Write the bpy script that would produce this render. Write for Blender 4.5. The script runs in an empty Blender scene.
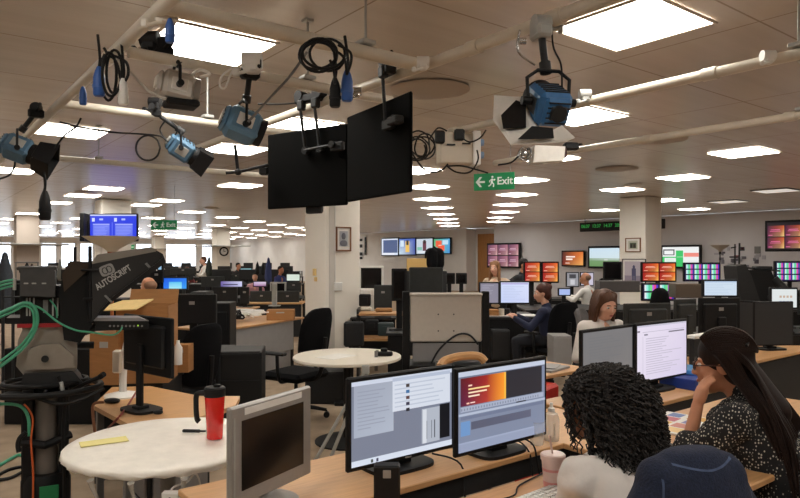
import bpy, bmesh, math, random
from mathutils import Vector as V, Matrix as Mx
random.seed(7)
SC = bpy.context.scene; COL = SC.collection; PI = math.pi
# ---------------- camera, world, exposure ----------------
F = 648.0; HX = 400.0; HY = 256.0; H = 1.6; YAW = math.atan2(500, 648)
FW = V((math.sin(YAW), math.cos(YAW), 0)); RT = V((math.cos(YAW), -math.sin(YAW), 0)); RC = -YAW
cd = bpy.data.cameras.new('camera'); cam = bpy.data.objects.new('camera', cd); COL.objects.link(cam)
cam.location = (0, 0, H); cam.rotation_euler = (PI/2, 0, RC)
cd.sensor_width = 36; cd.lens = 36*F/800; cd.shift_y = 7/800; cd.clip_start = .05; cd.clip_end = 300
SC.camera = cam
w = bpy.data.worlds.new('sky'); SC.world = w; w.use_nodes = True
w.node_tree.nodes['Background'].inputs[0].default_value = (.78, .88, 1, 1)
w.node_tree.nodes['Background'].inputs[1].default_value = 6.0
SC.view_settings.view_transform = 'Standard'; SC.view_settings.look = 'None'
SC.view_settings.gamma = 1; SC.view_settings.use_curve_mapping = False; SC.view_settings.exposure = 0.0
LAMP = 16.5

def W(px, d, z=0.0):
    p = FW*d + RT*((px-HX)/F*d); return V((p.x, p.y, z))
def Pp(px, py, d): return W(px, d, H+(HY-py)*d/F)
def G(px, py, z): return W(px, (z-H)*F/(HY-py), z)
def onX(px, py, X):
    k = (px-HX)/F; d = X/(FW.x+RT.x*k); return Pp(px, py, d)
def onY(px, py, Y):
    k = (px-HX)/F; d = Y/(FW.y+RT.y*k); return Pp(px, py, d)
def hz(py, d): return H+(HY-py)*d/F

# ---------------- materials ----------------
def lin(c):
    return tuple((x/255/12.92 if x/255 <= .04045 else ((x/255+.055)/1.055)**2.4) for x in c[:3])
MATS = {}
def mat(name, c, rough=.5, metal=0, nz=.0, ns=30, emit=0, spec=.5, bump=0, stretch=None, alpha=None):
    if name in MATS: return MATS[name]
    m = bpy.data.materials.new(name); m.use_nodes = True; nt = m.node_tree; b = nt.nodes['Principled BSDF']
    l = lin(c); b.inputs['Base Color'].default_value = (*l, 1); b.inputs['Roughness'].default_value = rough
    b.inputs['Metallic'].default_value = metal; b.inputs['Specular IOR Level'].default_value = spec
    if emit:
        b.inputs['Emission Color'].default_value = (*l, 1); b.inputs['Emission Strength'].default_value = emit
    if nz or bump:
        tc = nt.nodes.new('ShaderNodeTexCoord'); mp = nt.nodes.new('ShaderNodeMapping'); n = nt.nodes.new('ShaderNodeTexNoise')
        n.inputs['Scale'].default_value = ns; n.inputs['Detail'].default_value = 4
        if stretch: mp.inputs['Scale'].default_value = stretch
        nt.links.new(tc.outputs['Object'], mp.inputs[0]); nt.links.new(mp.outputs[0], n.inputs['Vector'])
        if nz:
            r = nt.nodes.new('ShaderNodeValToRGB'); r.color_ramp.elements[0].position = .3; r.color_ramp.elements[1].position = .7
            r.color_ramp.elements[0].color = (*[x*(1-nz) for x in l], 1); r.color_ramp.elements[1].color = (*[min(1, x*(1+nz)) for x in l], 1)
            nt.links.new(n.outputs['Fac'], r.inputs[0]); nt.links.new(r.outputs[0], b.inputs['Base Color'])
        if bump:
            bp = nt.nodes.new('ShaderNodeBump'); bp.inputs['Strength'].default_value = bump; bp.inputs['Distance'].default_value = .01
            nt.links.new(n.outputs['Fac'], bp.inputs['Height']); nt.links.new(bp.outputs[0], b.inputs['Normal'])
    if alpha is not None: b.inputs['Alpha'].default_value = alpha
    MATS[name] = m; return m
black = mat('black plastic', (19, 19, 21), .55, spec=.3, nz=.15, ns=60)
dark = mat('dark grey plastic', (38, 39, 41), .55, spec=.35, nz=.1, ns=40)
backp = mat('monitor back plastic', (50, 52, 52), .55, spec=.35, nz=.12, ns=18)
fabric = mat('black woven fabric', (16, 16, 19), .95, spec=.15, nz=.3, ns=220, bump=.4)
greyfab = mat('warm grey fabric', (92, 88, 88), .95, nz=.2, ns=200, bump=.4)
grey = mat('mid grey metal', (120, 120, 120), .4, nz=.05)
lgrey = mat('light grey plastic', (172, 172, 168), .5, nz=.05)
silver = mat('silver monitor plastic', (158, 154, 150), .35, .25, nz=.04)
chrome = mat('polished metal', (190, 190, 190), .2, .9)
cream = mat('cream panel', (205, 194, 178), .6, nz=.04, ns=8)
white = mat('white plastic', (232, 230, 226), .45, nz=.02)
pipew = mat('cream painted tube', (212, 203, 188), .4, nz=.05, ns=9)
wood = mat('light beech', (206, 158, 108), .42, nz=.09, ns=7, stretch=(1.2, 14, 6))
panelg = mat('grey laminate', (150, 148, 148), .55, nz=.04, ns=10)
card = mat('brown cardboard', (172, 122, 74), .85, nz=.08, ns=12, stretch=(1, 1, 5))
yellowp = mat('manila paper', (236, 205, 140), .8, nz=.06)
paper = mat('white paper', (235, 232, 226), .8, nz=.03)
blue = mat('blue enamel', (62, 112, 158), .4, nz=.1, ns=20)
bluep = mat('blue plug plastic', (45, 90, 165), .45)
red = mat('red plastic', (200, 38, 30), .4, nz=.08)
redtr = mat('translucent red', (215, 30, 26), .15, spec=.8, nz=.1, ns=10)
green = mat('green cable', (75, 165, 130), .5, nz=.1)
orange = mat('orange cable', (215, 100, 50), .5)
tan = mat('wooden door', (176, 124, 70), .5, nz=.12, ns=4, stretch=(6, 6, .6))
brown = mat('brown leather', (120, 66, 40), .6, nz=.2)
navy = mat('denim', (24, 32, 54), .95, nz=.35, ns=160, bump=.3)
navyl = mat('denim seam', (70, 84, 112), .95, nz=.2)
carpet = mat('carpet', (160, 140, 118), .95, nz=.16, ns=5, bump=.3)
signg = mat('sign green', (24, 140, 84), .4, emit=.15)
signw = mat('sign white', (225, 235, 228), .4, emit=.2)
cleard = mat('clear plastic', (230, 232, 230), .08, alpha=.38, spec=.7)
pinkc = mat('frosted pink cup', (228, 200, 192), .3, nz=.05)
pinkb = mat('pink band', (222, 150, 145), .4)
glass = mat('window glass', (225, 238, 245), .03, alpha=.12)
blank = mat('switched off screen', (17, 14, 15), .18, spec=.6)
lamp = mat('lit diffuser', (255, 250, 240), .5, emit=LAMP)

def screenmat(strength):
    n = 'screen glow %.2f' % strength
    if n in MATS: return MATS[n]
    m = bpy.data.materials.new(n); m.use_nodes = True; nt = m.node_tree; b = nt.nodes['Principled BSDF']
    a = nt.nodes.new('ShaderNodeAttribute'); a.attribute_name = 'Col'
    b.inputs['Base Color'].default_value = (.01, .01, .01, 1); b.inputs['Roughness'].default_value = .35
    nt.links.new(a.outputs['Color'], b.inputs['Emission Color']); b.inputs['Emission Strength'].default_value = strength
    MATS[n] = m; return m

# ---------------- mesh accumulator ----------------
class B:
    def __init__(s): s.v = []; s.f = []; s.m = []; s.mi = 0; s.M = Mx()
    def add(s, vs, fs):
        n = len(s.v); s.v += [s.M @ V(p) for p in vs]; s.f += [tuple(i+n for i in f) for f in fs]; s.m += [s.mi]*len(fs); return s
    def mat(s, i): s.mi = i; return s
    def xf(s, M): s.M = M; return s
    def box(s, c, sz, b=0, R=None):
        hx, hy, hzz = sz[0]/2, sz[1]/2, sz[2]/2; vs = []; fs = []
        b = min(b, hx*.9, hy*.9, hzz*.9)
        if b <= 0:
            vs = [(x*hx, y*hy, z*hzz) for x in (-1, 1) for y in (-1, 1) for z in (-1, 1)]
            fs = [(0, 1, 3, 2), (4, 6, 7, 5), (0, 4, 5, 1), (2, 3, 7, 6), (0, 2, 6, 4), (1, 5, 7, 3)]
        else:
            ix = {}
            for x in (-1, 1):
                for y in (-1, 1):
                    for z in (-1, 1):
                        for k, p in enumerate(((x*hx, y*(hy-b), z*(hzz-b)), (x*(hx-b), y*hy, z*(hzz-b)), (x*(hx-b), y*(hy-b), z*hzz))):
                            ix[(x, y, z, k)] = len(vs); vs.append(p)
                        fs.append((ix[(x, y, z, 0)], ix[(x, y, z, 1)], ix[(x, y, z, 2)]))
            q = ((-1, -1), (1, -1), (1, 1), (-1, 1))
            for sg in (-1, 1):
                fs.append(tuple(ix[(sg, a, c2, 0)] for a, c2 in q)); fs.append(tuple(ix[(a, sg, c2, 1)] for a, c2 in q)); fs.append(tuple(ix[(a, c2, sg, 2)] for a, c2 in q))
            for a, c2 in q:
                fs.append((ix[(-1, a, c2, 1)], ix[(1, a, c2, 1)], ix[(1, a, c2, 2)], ix[(-1, a, c2, 2)]))
                fs.append((ix[(a, -1, c2, 0)], ix[(a, 1, c2, 0)], ix[(a, 1, c2, 2)], ix[(a, -1, c2, 2)]))
                fs.append((ix[(a, c2, -1, 0)], ix[(a, c2, 1, 0)], ix[(a, c2, 1, 1)], ix[(a, c2, -1, 1)]))
        T = Mx.Translation(c)
        if R is not None: T = T @ (R if isinstance(R, Mx) else Mx.Rotation(R, 4, 'Z'))
        return s.add([T @ V(p) for p in vs], fs)
    def tube(s, pts, r, seg=8, closed=False, cap=True):
        pts = [V(p) for p in pts]; n = len(pts); rr = r if isinstance(r, (list, tuple)) else [r]*n; vs = []; fs = []
        up = None
        for i, p in enumerate(pts):
            a = pts[(i-1) % n] if (closed or i) else p; b = pts[(i+1) % n] if (closed or i < n-1) else p
            t = (b-a)
            t = t.normalized() if t.length > 1e-9 else V((0, 0, 1))
            if up is None: up = t.orthogonal().normalized()
            up = (up - t*up.dot(t)); up = up.normalized() if up.length > 1e-6 else t.orthogonal().normalized()
            sd = t.cross(up)
            for k in range(seg):
                an = 2*PI*k/seg; vs.append(p+(up*math.cos(an)+sd*math.sin(an))*rr[i])
        for i in range(n if closed else n-1):
            for k in range(seg):
                a = i*seg+k; b = i*seg+(k+1) % seg; j = (i+1) % n
                fs.append((a, b, j*seg+(k+1) % seg, j*seg+k))
        if cap and not closed:
            fs.append(tuple(range(seg))[::-1]); fs.append(tuple((n-1)*seg+k for k in range(seg)))
        return s.add(vs, fs)
    def cyl(s, a, b, r0, r1=None, seg=20): return s.tube([a, b], [r0, r0 if r1 is None else r1], seg)
    def cap(s, a, b, r0, r1=None, seg=12):
        a = V(a); b = V(b); r1 = r0 if r1 is None else r1; d = (b-a); L = d.length; d = d.normalized() if L > 1e-6 else V((0, 0, 1))
        pts = []; rr = []
        for i in range(1, 5):
            an = PI/2*i/5; pts.append(a-d*r0*math.cos(an)); rr.append(r0*math.sin(an))
        pts.append(a); rr.append(r0); pts.append(b+d*1e-4); rr.append(r1)
        for i in range(4, 0, -1):
            an = PI/2*i/5; pts.append(b+d*r1*math.cos(an)); rr.append(r1*math.sin(an))
        return s.tube(pts, rr, seg)
    def ell(s, c, r, seg=16, R=None):
        vs = []; fs = []; rings = seg//2
        T = Mx.Translation(c) @ (R if R is not None else Mx())
        for i in range(1, rings):
            th = PI*i/rings
            for k in range(seg):
                an = 2*PI*k/seg; vs.append(T @ V((r[0]*math.sin(th)*math.cos(an), r[1]*math.sin(th)*math.sin(an), r[2]*math.cos(th))))
        for i in range(rings-2):
            for k in range(seg): fs.append((i*seg+k, i*seg+(k+1) % seg, (i+1)*seg+(k+1) % seg, (i+1)*seg+k))
        fs.append(tuple(range(seg))[::-1]); fs.append(tuple((rings-2)*seg+k for k in range(seg)))
        return s.add(vs, fs)
    def lathe(s, prof, c=(0, 0, 0), seg=28, cap=True):
        c = V(c); return s.tube([c+V((0, 0, z)) for r, z in prof], [r for r, z in prof], seg, cap=cap) if False else s._lathe(prof, c, seg, cap)
    def _lathe(s, prof, c, seg, cap):
        vs = [c+V((r*math.cos(2*PI*k/seg), r*math.sin(2*PI*k/seg), z)) for r, z in prof for k in range(seg)]; fs = []
        for i in range(len(prof)-1):
            for k in range(seg): fs.append((i*seg+k, i*seg+(k+1) % seg, (i+1)*seg+(k+1) % seg, (i+1)*seg+k))
        if cap: fs.append(tuple(range(seg))[::-1]); fs.append(tuple((len(prof)-1)*seg+k for k in range(seg)))
        return s.add(vs, fs)
    def prism(s, poly, z0, z1, M=None):
        n = len(poly); vs = [V((x, y, z0)) for x, y in poly]+[V((x, y, z1)) for x, y in poly]
        if M is not None: vs = [M @ v for v in vs]
        fs = [tuple(range(n))[::-1], tuple(range(n, 2*n))]+[(i, (i+1) % n, n+(i+1) % n, n+i) for i in range(n)]
        return s.add(vs, fs)
    def xz(s, poly, y0, y1):   # polygon given in x,z ; thickness along y
        return s.prism([(x, z) for x, z in poly], -y1, -y0, Mx.Rotation(PI/2, 4, 'X'))
def spline(pts, n=8):
    pts = [V(p) for p in pts]; out = []
    for i in range(len(pts)-1):
        p0 = pts[max(i-1, 0)]; p1 = pts[i]; p2 = pts[i+1]; p3 = pts[min(i+2, len(pts)-1)]
        for k in range(n):
            t = k/n
            out.append(.5*((2*p1)+(p2-p0)*t+(2*p0-5*p1+4*p2-p3)*t*t+(3*p1-p0-3*p2+p3)*t*t*t))
    out.append(pts[-1]); return out

def link(name, me, parent=None):
    o = bpy.data.objects.new(name, me); COL.objects.link(o)
    if parent is not None: o.parent = parent
    return o
def part(name, b, m, parent=None, label=None, smooth=True, ang=.6):
    me = bpy.data.meshes.new(name); me.from_pydata(b.v, [], b.f)
    ms = m if isinstance(m, (list, tuple)) else [m]
    for x in ms: me.materials.append(x)
    if len(ms) > 1: me.polygons.foreach_set('material_index', b.m)
    bm = bmesh.new(); bm.from_mesh(me); bmesh.ops.recalc_face_normals(bm, faces=bm.faces); bm.to_mesh(me); bm.free()
    if smooth:
        me.shade_smooth(); me.set_sharp_from_angle(angle=ang)
    o = link(name, me, parent)
    if label: o['label'] = label
    return o
def tag(o, label, cat, group=None, kind=None):
    o['label'] = label; o['category'] = cat
    if group: o['group'] = group
    if kind: o['kind'] = kind
    return o
def thing(name, label, cat, loc=(0, 0, 0), rz=0, group=None):
    o = bpy.data.objects.new(name, None); COL.objects.link(o); o.location = loc; o.rotation_euler = (0, 0, rz); o.empty_display_size = .1
    return tag(o, label, cat, group)
def single(name, b, m, label, cat, loc=(0, 0, 0), rz=0, group=None, kind=None, ang=.6):
    o = part(name, b, m, ang=ang); o.location = loc; o.rotation_euler = (0, 0, rz); return tag(o, label, cat, group, kind)
def struct(name, b, m, ang=.6):
    o = part(name, b, m, ang=ang); o['kind'] = 'structure'; return o
def dup(root, loc, rz=None, label=None, group=None):
    def cp(o, par):
        c = o.copy(); COL.objects.link(c); c.parent = par
        for ch in KIDS.get(o.name, []): cp(ch, c)
        return c
    KIDS = {}
    for o in COL.objects:
        if o.parent: KIDS.setdefault(o.parent.name, []).append(o)
    r = cp(root, None); r.location = loc
    if rz is not None: r.rotation_euler = (0, 0, rz)
    if label: r['label'] = label
    if group: r['group'] = group
    return r
def text(txt, size, m, parent, M, name='lettering', bold=0, depth=.0006, sx=1):
    c = bpy.data.curves.new(name, 'FONT'); c.body = txt; c.size = size; c.align_x = 'CENTER'; c.align_y = 'CENTER'; c.extrude = depth; c.offset = bold
    o = bpy.data.objects.new(name+'_curve', c); COL.objects.link(o)
    me = bpy.data.meshes.new_from_object(o.evaluated_get(bpy.context.evaluated_depsgraph_get())); bpy.data.objects.remove(o)
    me.transform(M @ Mx.Diagonal((sx, 1, 1, 1))); me.name = name; me.materials.clear(); me.materials.append(m)
    return link(name, me, parent)
FACE = Mx.Rotation(PI/2, 4, 'X')   # text plane xy -> xz, facing -y
def screen(name, w, h, cells, parent, c, strength=1.0, dy=-.0005, label=None):
    """lit screen facing -y; cells (u0,v0,u1,v1,colour or 4 corner colours), v counted from the top"""
    vs = []; fs = []; cols = []
    for i, (u0, v0, u1, v1, cc) in enumerate(cells):
        y = c[1]+dy*(i > 0)*(1+.25*i); n = len(vs)
        for u, v in ((u0, v1), (u1, v1), (u1, v0), (u0, v0)): vs.append((c[0]+(u-.5)*w, y, c[2]+(.5-v)*h))
        fs.append((n, n+1, n+2, n+3)); q = cc if isinstance(cc[0], (tuple, list)) else (cc,)*4
        cols += [(*lin(q[k]), 1) for k in (3, 2, 1, 0)]      # given as TL,TR,BR,BL
    # q order TL,TR,BR,BL -> loop order BL,BR,TR,TL
    me = bpy.data.meshes.new(name); me.from_pydata(vs, [], fs); me.materials.append(screenmat(strength))
    a = me.color_attributes.new('Col', 'FLOAT_COLOR', 'CORNER')
    for i, col in enumerate(cols): a.data[i].color = col
    o = link(name, me, parent)
    if label: o['label'] = label
    return o
def blob(name, b, m, parent, vox=.01, sm=6, label=None):
    o = part(name, b, m, parent, label); r = o.modifiers.new('r', 'REMESH'); r.mode = 'VOXEL'; r.voxel_size = vox; r.use_smooth_shade = True
    s = o.modifiers.new('s', 'SMOOTH'); s.iterations = sm; s.factor = .5
    return o

# ---------------- room shell ----------------
CZ = 2.85
def floor_mat():
    return carpet
struct('floor', B().box((8, 22, -.05), (32, 62, .1)), carpet)
m = bpy.data.materials.new('metal ceiling planks'); m.use_nodes = True; nt = m.node_tree; bs = nt.nodes['Principled BSDF']
tc = nt.nodes.new('ShaderNodeTexCoord'); sx = nt.nodes.new('ShaderNodeSeparateXYZ'); nt.links.new(tc.outputs['Object'], sx.inputs[0])
def mth(op, a, b=None):
    n = nt.nodes.new('ShaderNodeMath'); n.operation = op
    for i, q in enumerate((a, b)):
        if q is None: continue
        if isinstance(q, (int, float)): n.inputs[i].default_value = q
        else: nt.links.new(q, n.inputs[i])
    return n.outputs[0]
fy = mth('FRACT', mth('DIVIDE', mth('SUBTRACT', sx.outputs[1], 1.57), .9)); fx = mth('FRACT', mth('DIVIDE', mth('SUBTRACT', sx.outputs[0], 1.85), 1.8))
ln = mth('MAXIMUM', mth('LESS_THAN', fy, .013), mth('LESS_THAN', fx, .006))
mp = nt.nodes.new('ShaderNodeMapping'); mp.inputs['Scale'].default_value = (.25, 4.5, 1); nt.links.new(tc.outputs['Object'], mp.inputs[0])
nz = nt.nodes.new('ShaderNodeTexNoise'); nz.inputs['Scale'].default_value = 1.5; nt.links.new(mp.outputs[0], nz.inputs['Vector'])
rp = nt.nodes.new('ShaderNodeValToRGB'); rp.color_ramp.elements[0].position = .3; rp.color_ramp.elements[1].position = .7
rp.color_ramp.elements[0].color = (*lin((218, 207, 196)), 1); rp.color_ramp.elements[1].color = (*lin((228, 218, 208)), 1)
nt.links.new(nz.outputs['Fac'], rp.inputs[0])
mx = nt.nodes.new('ShaderNodeMix'); mx.data_type = 'RGBA'; nt.links.new(ln, mx.inputs[0]); nt.links.new(rp.outputs[0], mx.inputs[6]); mx.inputs[7].default_value = (*lin((176, 160, 144)), 1)
nt.links.new(mx.outputs[2], bs.inputs['Base Color']); bs.inputs['Roughness'].default_value = .27; bs.inputs['Metallic'].default_value = .2
bp = nt.nodes.new('ShaderNodeBump'); bp.inputs['Strength'].default_value = .07; bp.inputs['Distance'].default_value = .02
mp2 = nt.nodes.new('ShaderNodeMapping'); mp2.inputs['Scale'].default_value = (.4, 9, 1); nt.links.new(tc.outputs['Object'], mp2.inputs[0])
nz2 = nt.nodes.new('ShaderNodeTexNoise'); nz2.inputs['Scale'].default_value = 2; nt.links.new(mp2.outputs[0], nz2.inputs['Vector'])
nt.links.new(nz2.outputs['Fac'], bp.inputs['Height']); nt.links.new(bp.outputs[0], bs.inputs['Normal'])
ceil_m = m
struct('ceiling', B().box((8, 22, CZ+.06), (32, 62, .1)), ceil_m)
wallm = mat('warm white wall', (230, 228, 226), .8, nz=.03, ns=2)
wallc = mat('cream pillar paint', (246, 240, 230), .75, nz=.02, ns=3)
wallg = mat('blue grey wall', (204, 203, 208), .8, nz=.03, ns=2)
def bx(x0, x1, y0, y1, z0, z1, b=None): return (b or B()).box(((x0+x1)/2, (y0+y1)/2, (z0+z1)/2), (x1-x0, y1-y0, z1-z0))
struct('wall_right', bx(19, 19.2, -8, 18.4, 0, CZ), wallg)
struct('wall_recess', bx(19.2, 21.0, 18.4, 18.5, 0, CZ), wallg)
struct('wall_posters', bx(20.4, 20.6, 21.6, 50, 0, CZ), wallm)
struct('wall_passage', bx(21.0, 21.2, 18.4, 21.6, 0, CZ), wallm)
struct('wall_return', bx(20.4, 21.2, 21.5, 21.6, 0, CZ), wallm)
struct('wall_back', bx(-8, 19, -8.2, -8, 0, CZ), wallm)
struct('wall_left', bx(-8.2, -8, -8, 50, 0, CZ), wallm)
dr = struct('door_1', bx(20.93, 21.0, 18.9, 21.3, 0, 2.6), tan); 
part('door_handle', B().box((20.9, 19.1, 1.05), (.05, .14, .03), .008), chrome, dr)
FY = 48.0
wins = [(-8, 12), (41, 57), (61, 76), (80, 94), (97, 112), (117, 131), (136, 152), (166, 197), (202, 213), (229, 246), (249, 265), (268, 284), (287, 300)]  # some windows added and openings enlarged to brighten the far left
wx = []
for a, b in wins:
    wx.append((onY(a, 256, FY).x, onY(b, 256, FY).x))
bw = B(); x = -8
for a, b in wx:
    bx(x, a, FY, FY+.3, 0, CZ, bw); bx(a, b, FY, FY+.3, 0, .8, bw); bx(a, b, FY, FY+.3, 2.5, CZ, bw); x = b
bx(x, 24, FY, FY+.3, 0, CZ, bw); struct('wall_far', bw, wallm)
for i, (a, b) in enumerate(wx):
    fr = B()
    for (p, q, r, s) in ((a, a+.06, .8, 2.5), (b-.06, b, .8, 2.5), (a, b, .8, .86), (a, b, 2.44, 2.5)): bx(p, q, FY+.08, FY+.16, r, s, fr)
    o = struct('window_%d' % (i+1), fr, white); part('window_pane', bx(a, b, FY+.115, FY+.125, .8, 2.5), glass, o)

def pillar(name, x0, y0, s, label, m=wallc, s2=None, collar=None):
    o = thing(name, label, 'pillar', (x0, y0, 0)); s2 = s2 or s; o['kind'] = 'structure'
    part('column', B().box((s/2, s2/2, CZ/2), (s, s2, CZ), .012), m, o)
    part('skirting', B().box((s/2, s2/2, .05), (s+.03, s2+.03, .1), .005), white, o)
    if collar: part('light_ledge', B().box((s/2, s2/2, collar), (s+1.4, s2+1.4, .05), .01), lgrey, o)
    return o
P1 = pillar('trim_1', 4.68, 7.76, .58, 'broad cream pillar with a framed portrait, behind the round table')
part('wall_recess', B().box((.1, -.003, CZ/2), (.09, .012, CZ), .002), mat('pale recess', (214, 208, 200), .7), P1)
part('conduit', B().tube([(.15, -.012, CZ), (.15, -.012, 1.2)], .007), white, P1)
part('socket_box', B().box((.19, -.02, 1.17), (.13, .04, .12), .006), white, P1)
part('switch', B().box((-.012, .28, 1.37), (.02, .08, .1), .003).box((-.012, .25, 1.27), (.02, .06, .06), .003), yellowp, P1)
P2 = pillar('trim_2', 12.29, 7.56, .62, 'cream pillar with two framed pictures near the right wall')
part('door_buzzer', B().box((.7, .05, 2.3), (.14, .1, .22), .01), black, P2)
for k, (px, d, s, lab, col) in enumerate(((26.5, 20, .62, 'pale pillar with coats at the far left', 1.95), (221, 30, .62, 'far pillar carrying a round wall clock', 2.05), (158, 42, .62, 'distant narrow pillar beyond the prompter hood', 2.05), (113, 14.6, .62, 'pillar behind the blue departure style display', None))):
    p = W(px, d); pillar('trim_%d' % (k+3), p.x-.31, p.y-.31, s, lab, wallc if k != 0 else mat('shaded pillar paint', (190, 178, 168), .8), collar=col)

# ---------------- ceiling lights ----------------
lt = None; LG = 'square recessed ceiling lights'
def light_at(x, y, label, group=LG):
    global lt
    if lt is None:
        lt = thing('ceiling_light', label, 'ceiling light', (x, y, CZ), 0, group)
        f = B()
        for (cx, cy, a, b2) in ((0, .305, .64, .018), (0, -.305, .64, .018), (.31, 0, .018, .62), (-.31, 0, .018, .62)): f.box((cx, cy, .0), (a, b2, .012), .002)
        part('frame', f, mat('light frame metal', (196, 184, 170), .5), lt)
        part('diffuser', B().box((0, 0, .004), (.6, .59, .012)), lamp, lt)
    else:
        dup(lt, (x, y, CZ), None, label, group)
near = {(1.45, 3.76): 'large ceiling light at the top left crossed by a cream tube', (3.15, 2.02): 'largest ceiling light at the top, right of the blue studio lamp',
 (4.84, 3.62): 'ceiling light just right of the blue studio lamp barn doors', (1.36, 7.2): 'ceiling light beside the far left black barn door lamp',
 (3.06, 5.51): 'ceiling light seen above the hanging black panels', (3.12, 7.25): 'ceiling light behind the blue and white vented lamp',
 (6.6, 5.45): 'ceiling light behind the white wrapped lamp near the exit sign', (8.2, 7.27): 'ceiling light immediately right of the green exit sign',
 (6.0, 7.41): 'ceiling light just right of the black panels', (8.11, 3.68): 'ceiling light nearest the right edge, by itself in front of the right wall',
 (9.93, 5.45): 'ceiling light above and right of the right hand pillar', (10.85, 7.16): 'ceiling light right above the right hand pillar top',
 (13.64, 7.91): 'ceiling light peeping out right of the right hand pillar', (15.33, 10.65): 'ceiling light over the green digital clock board',
 (16.9, 8.96): 'ceiling light above the green and white wall screen', (4.8, 10.9): 'ceiling light left of the black panels, middle height',
 (3.0, 12.96): 'ceiling light above the blue display', (4.8, 14.89): 'ceiling light above the left exit sign', (1.28, 11.05): 'ceiling light cut by the left edge, behind the hanging plug',
 (2.91, 17.06): 'ceiling light crossed by the dangling black plug'}
for (x, y), l in near.items(): light_at(x, y, l)
dim = [(13.24, 5.41), (15.04, 7.17)]
for i, (x, y) in enumerate([(10.01, 9.05), (11.84, 10.93), (13.7, 12.86), (15.6, 14.83), (17.4, 16.64)]):
    light_at(x, y, 'far ceiling light in the receding file beyond the exit sign', 'file of far ceiling lights beyond the exit sign')
for x, y in [(7.6, 9.05), (9.3, 10.9), (11.1, 12.8), (12.9, 14.7), (14.7, 16.5), (16.5, 18.4), (18.2, 20.2)]:
    light_at(x, y, 'far ceiling light in the receding file above the four picture screens', 'file of far ceiling lights above the picture screens')
for i in range(-1, 11):
    for j in range(5, 23):
        x = 1.2+1.8*i; y = 9.1+1.8*(j-2)+.2
        if (i+j) % 2 or y > 47 or x > 20: continue
        if y < 16.8 and x > 5.4: continue
        if y-x*1.0 < 10.5 or any(abs(x-a)+abs(y-b) < 1.5 for a, b in near): continue
        light_at(x, y, 'distant ceiling light over the far left half of the office', 'distant ceiling lights over the far left')
for x, y in [(-.4, 2.0), (-2.2, .2), (1.4, .0), (-.4, -1.8), (3.2, -1.8), (5.0, 0.0), (8.6, 0), (-2.2, 3.8), (-.4, 5.6), (6.8, -1.8), (6.8, 1.7), (12.0, 0), (-4, 2), (15.5, 1.8), (17.5, 3.4), (1.4, -3.6), (11.7, 3.5)]:
    light_at(x, y, 'ceiling light outside the picture', 'ceiling lights outside the picture')  # unseen panels carrying on the grid, added to light the foreground
for i, (x, y) in enumerate(dim):
    o = thing('ceiling_light', ('dim ceiling light nearer the right edge under the dark ceiling', 'dim ceiling light left of the brighter dim one by the right wall')[i], 'ceiling light', (x, y, CZ))
    part('frame', B().box((0, 0, 0), (.66, .66, .02), .003), grey, o); part('diffuser', B().box((0, 0, -.012), (.6, .6, .006)), mat('dim diffuser', (220, 214, 205), .5, emit=.8), o)
for i, (px, py, r, l) in enumerate(((430, 90, .3, 'round ceiling vent near the top of the black panels'), (617, 169, .3, 'round ceiling vent behind the third cream tube'), (658, 140, .3, 'round ceiling vent beside the right hand tube'), (212, 208, .2, 'small round ceiling vent above the far clock pillar'), (633, 184.5, .16, 'small round ceiling speaker over the right hand pillar'), (85, 192, .2, 'round ceiling vent beyond the left lamps'))):
    p = G(px, py, CZ); single('ceiling_vent', B()._lathe([(r*.2, -.012), (r*.85, -.01), (r, 0)], V((0, 0, 0)), 28, True), mat('vent grey', (186, 170, 154), .45), l, 'ceiling vent', p)
# ---------------- builders ----------------
def rows(u0, v0, u1, v1, n, col, rag=.5, th=.5, seed=1):
    rd = random.Random(seed); out = []
    for i in range(n):
        a = v0+(v1-v0)*i/n; out.append((u0, a, u0+(u1-u0)*(1-rag*rd.random()), a+(v1-v0)/n*th, col))
    return out
FIRE = ((150, 20, 20), (240, 110, 40), (255, 190, 90), (170, 30, 30))
def fire4(u0, v0, u1, v1, nx=2, ny=2, cc=FIRE, line=(255, 200, 180)):
    out = []
    for i in range(nx):
        for j in range(ny):
            a = u0+(u1-u0)*(i+.03)/nx; b = u0+(u1-u0)*(i+.97)/nx; c = v0+(v1-v0)*(j+.04)/ny; d = v0+(v1-v0)*(j+.96)/ny; m_ = a+(b-a)*.7
            mid0 = tuple(int((cc[0][k]*.35+cc[1][k]*.65)) for k in range(3)); mid1 = tuple(int((cc[3][k]*.35+cc[2][k]*.65)*.85) for k in range(3))
            out += [(a, c, m_, d, (cc[0], mid0, mid1, cc[3])), (m_, c, b, d, (mid0, cc[1], cc[2], mid1))]
            out += [(a+(b-a)*.2, c+(d-c)*.34, a+(b-a)*.75, c+(d-c)*.4, line), (a+(b-a)*.15, c+(d-c)*.48, a+(b-a)*.8, c+(d-c)*.53, line), (a+(b-a)*.06, c+(d-c)*.84, a+(b-a)*.3, c+(d-c)*.9, line)]
    return out
BARS = [(225, 235, 235), (150, 235, 225), (90, 210, 160), (120, 220, 130), (200, 90, 220), (230, 80, 120), (80, 60, 200)]
def bars(u0, v0, u1, v1, nx, ny):
    out = []
    for i in range(nx):
        for j in range(ny):
            a = u0+(u1-u0)*(i+.06)/nx; b = u0+(u1-u0)*(i+.94)/nx; c = v0+(v1-v0)*(j+.08)/ny; d = v0+(v1-v0)*(j+.86)/ny
            for k, q in enumerate(BARS): out.append((a+(b-a)*k/7, c, a+(b-a)*(k+1)/7, d, q))
    return out
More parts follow.
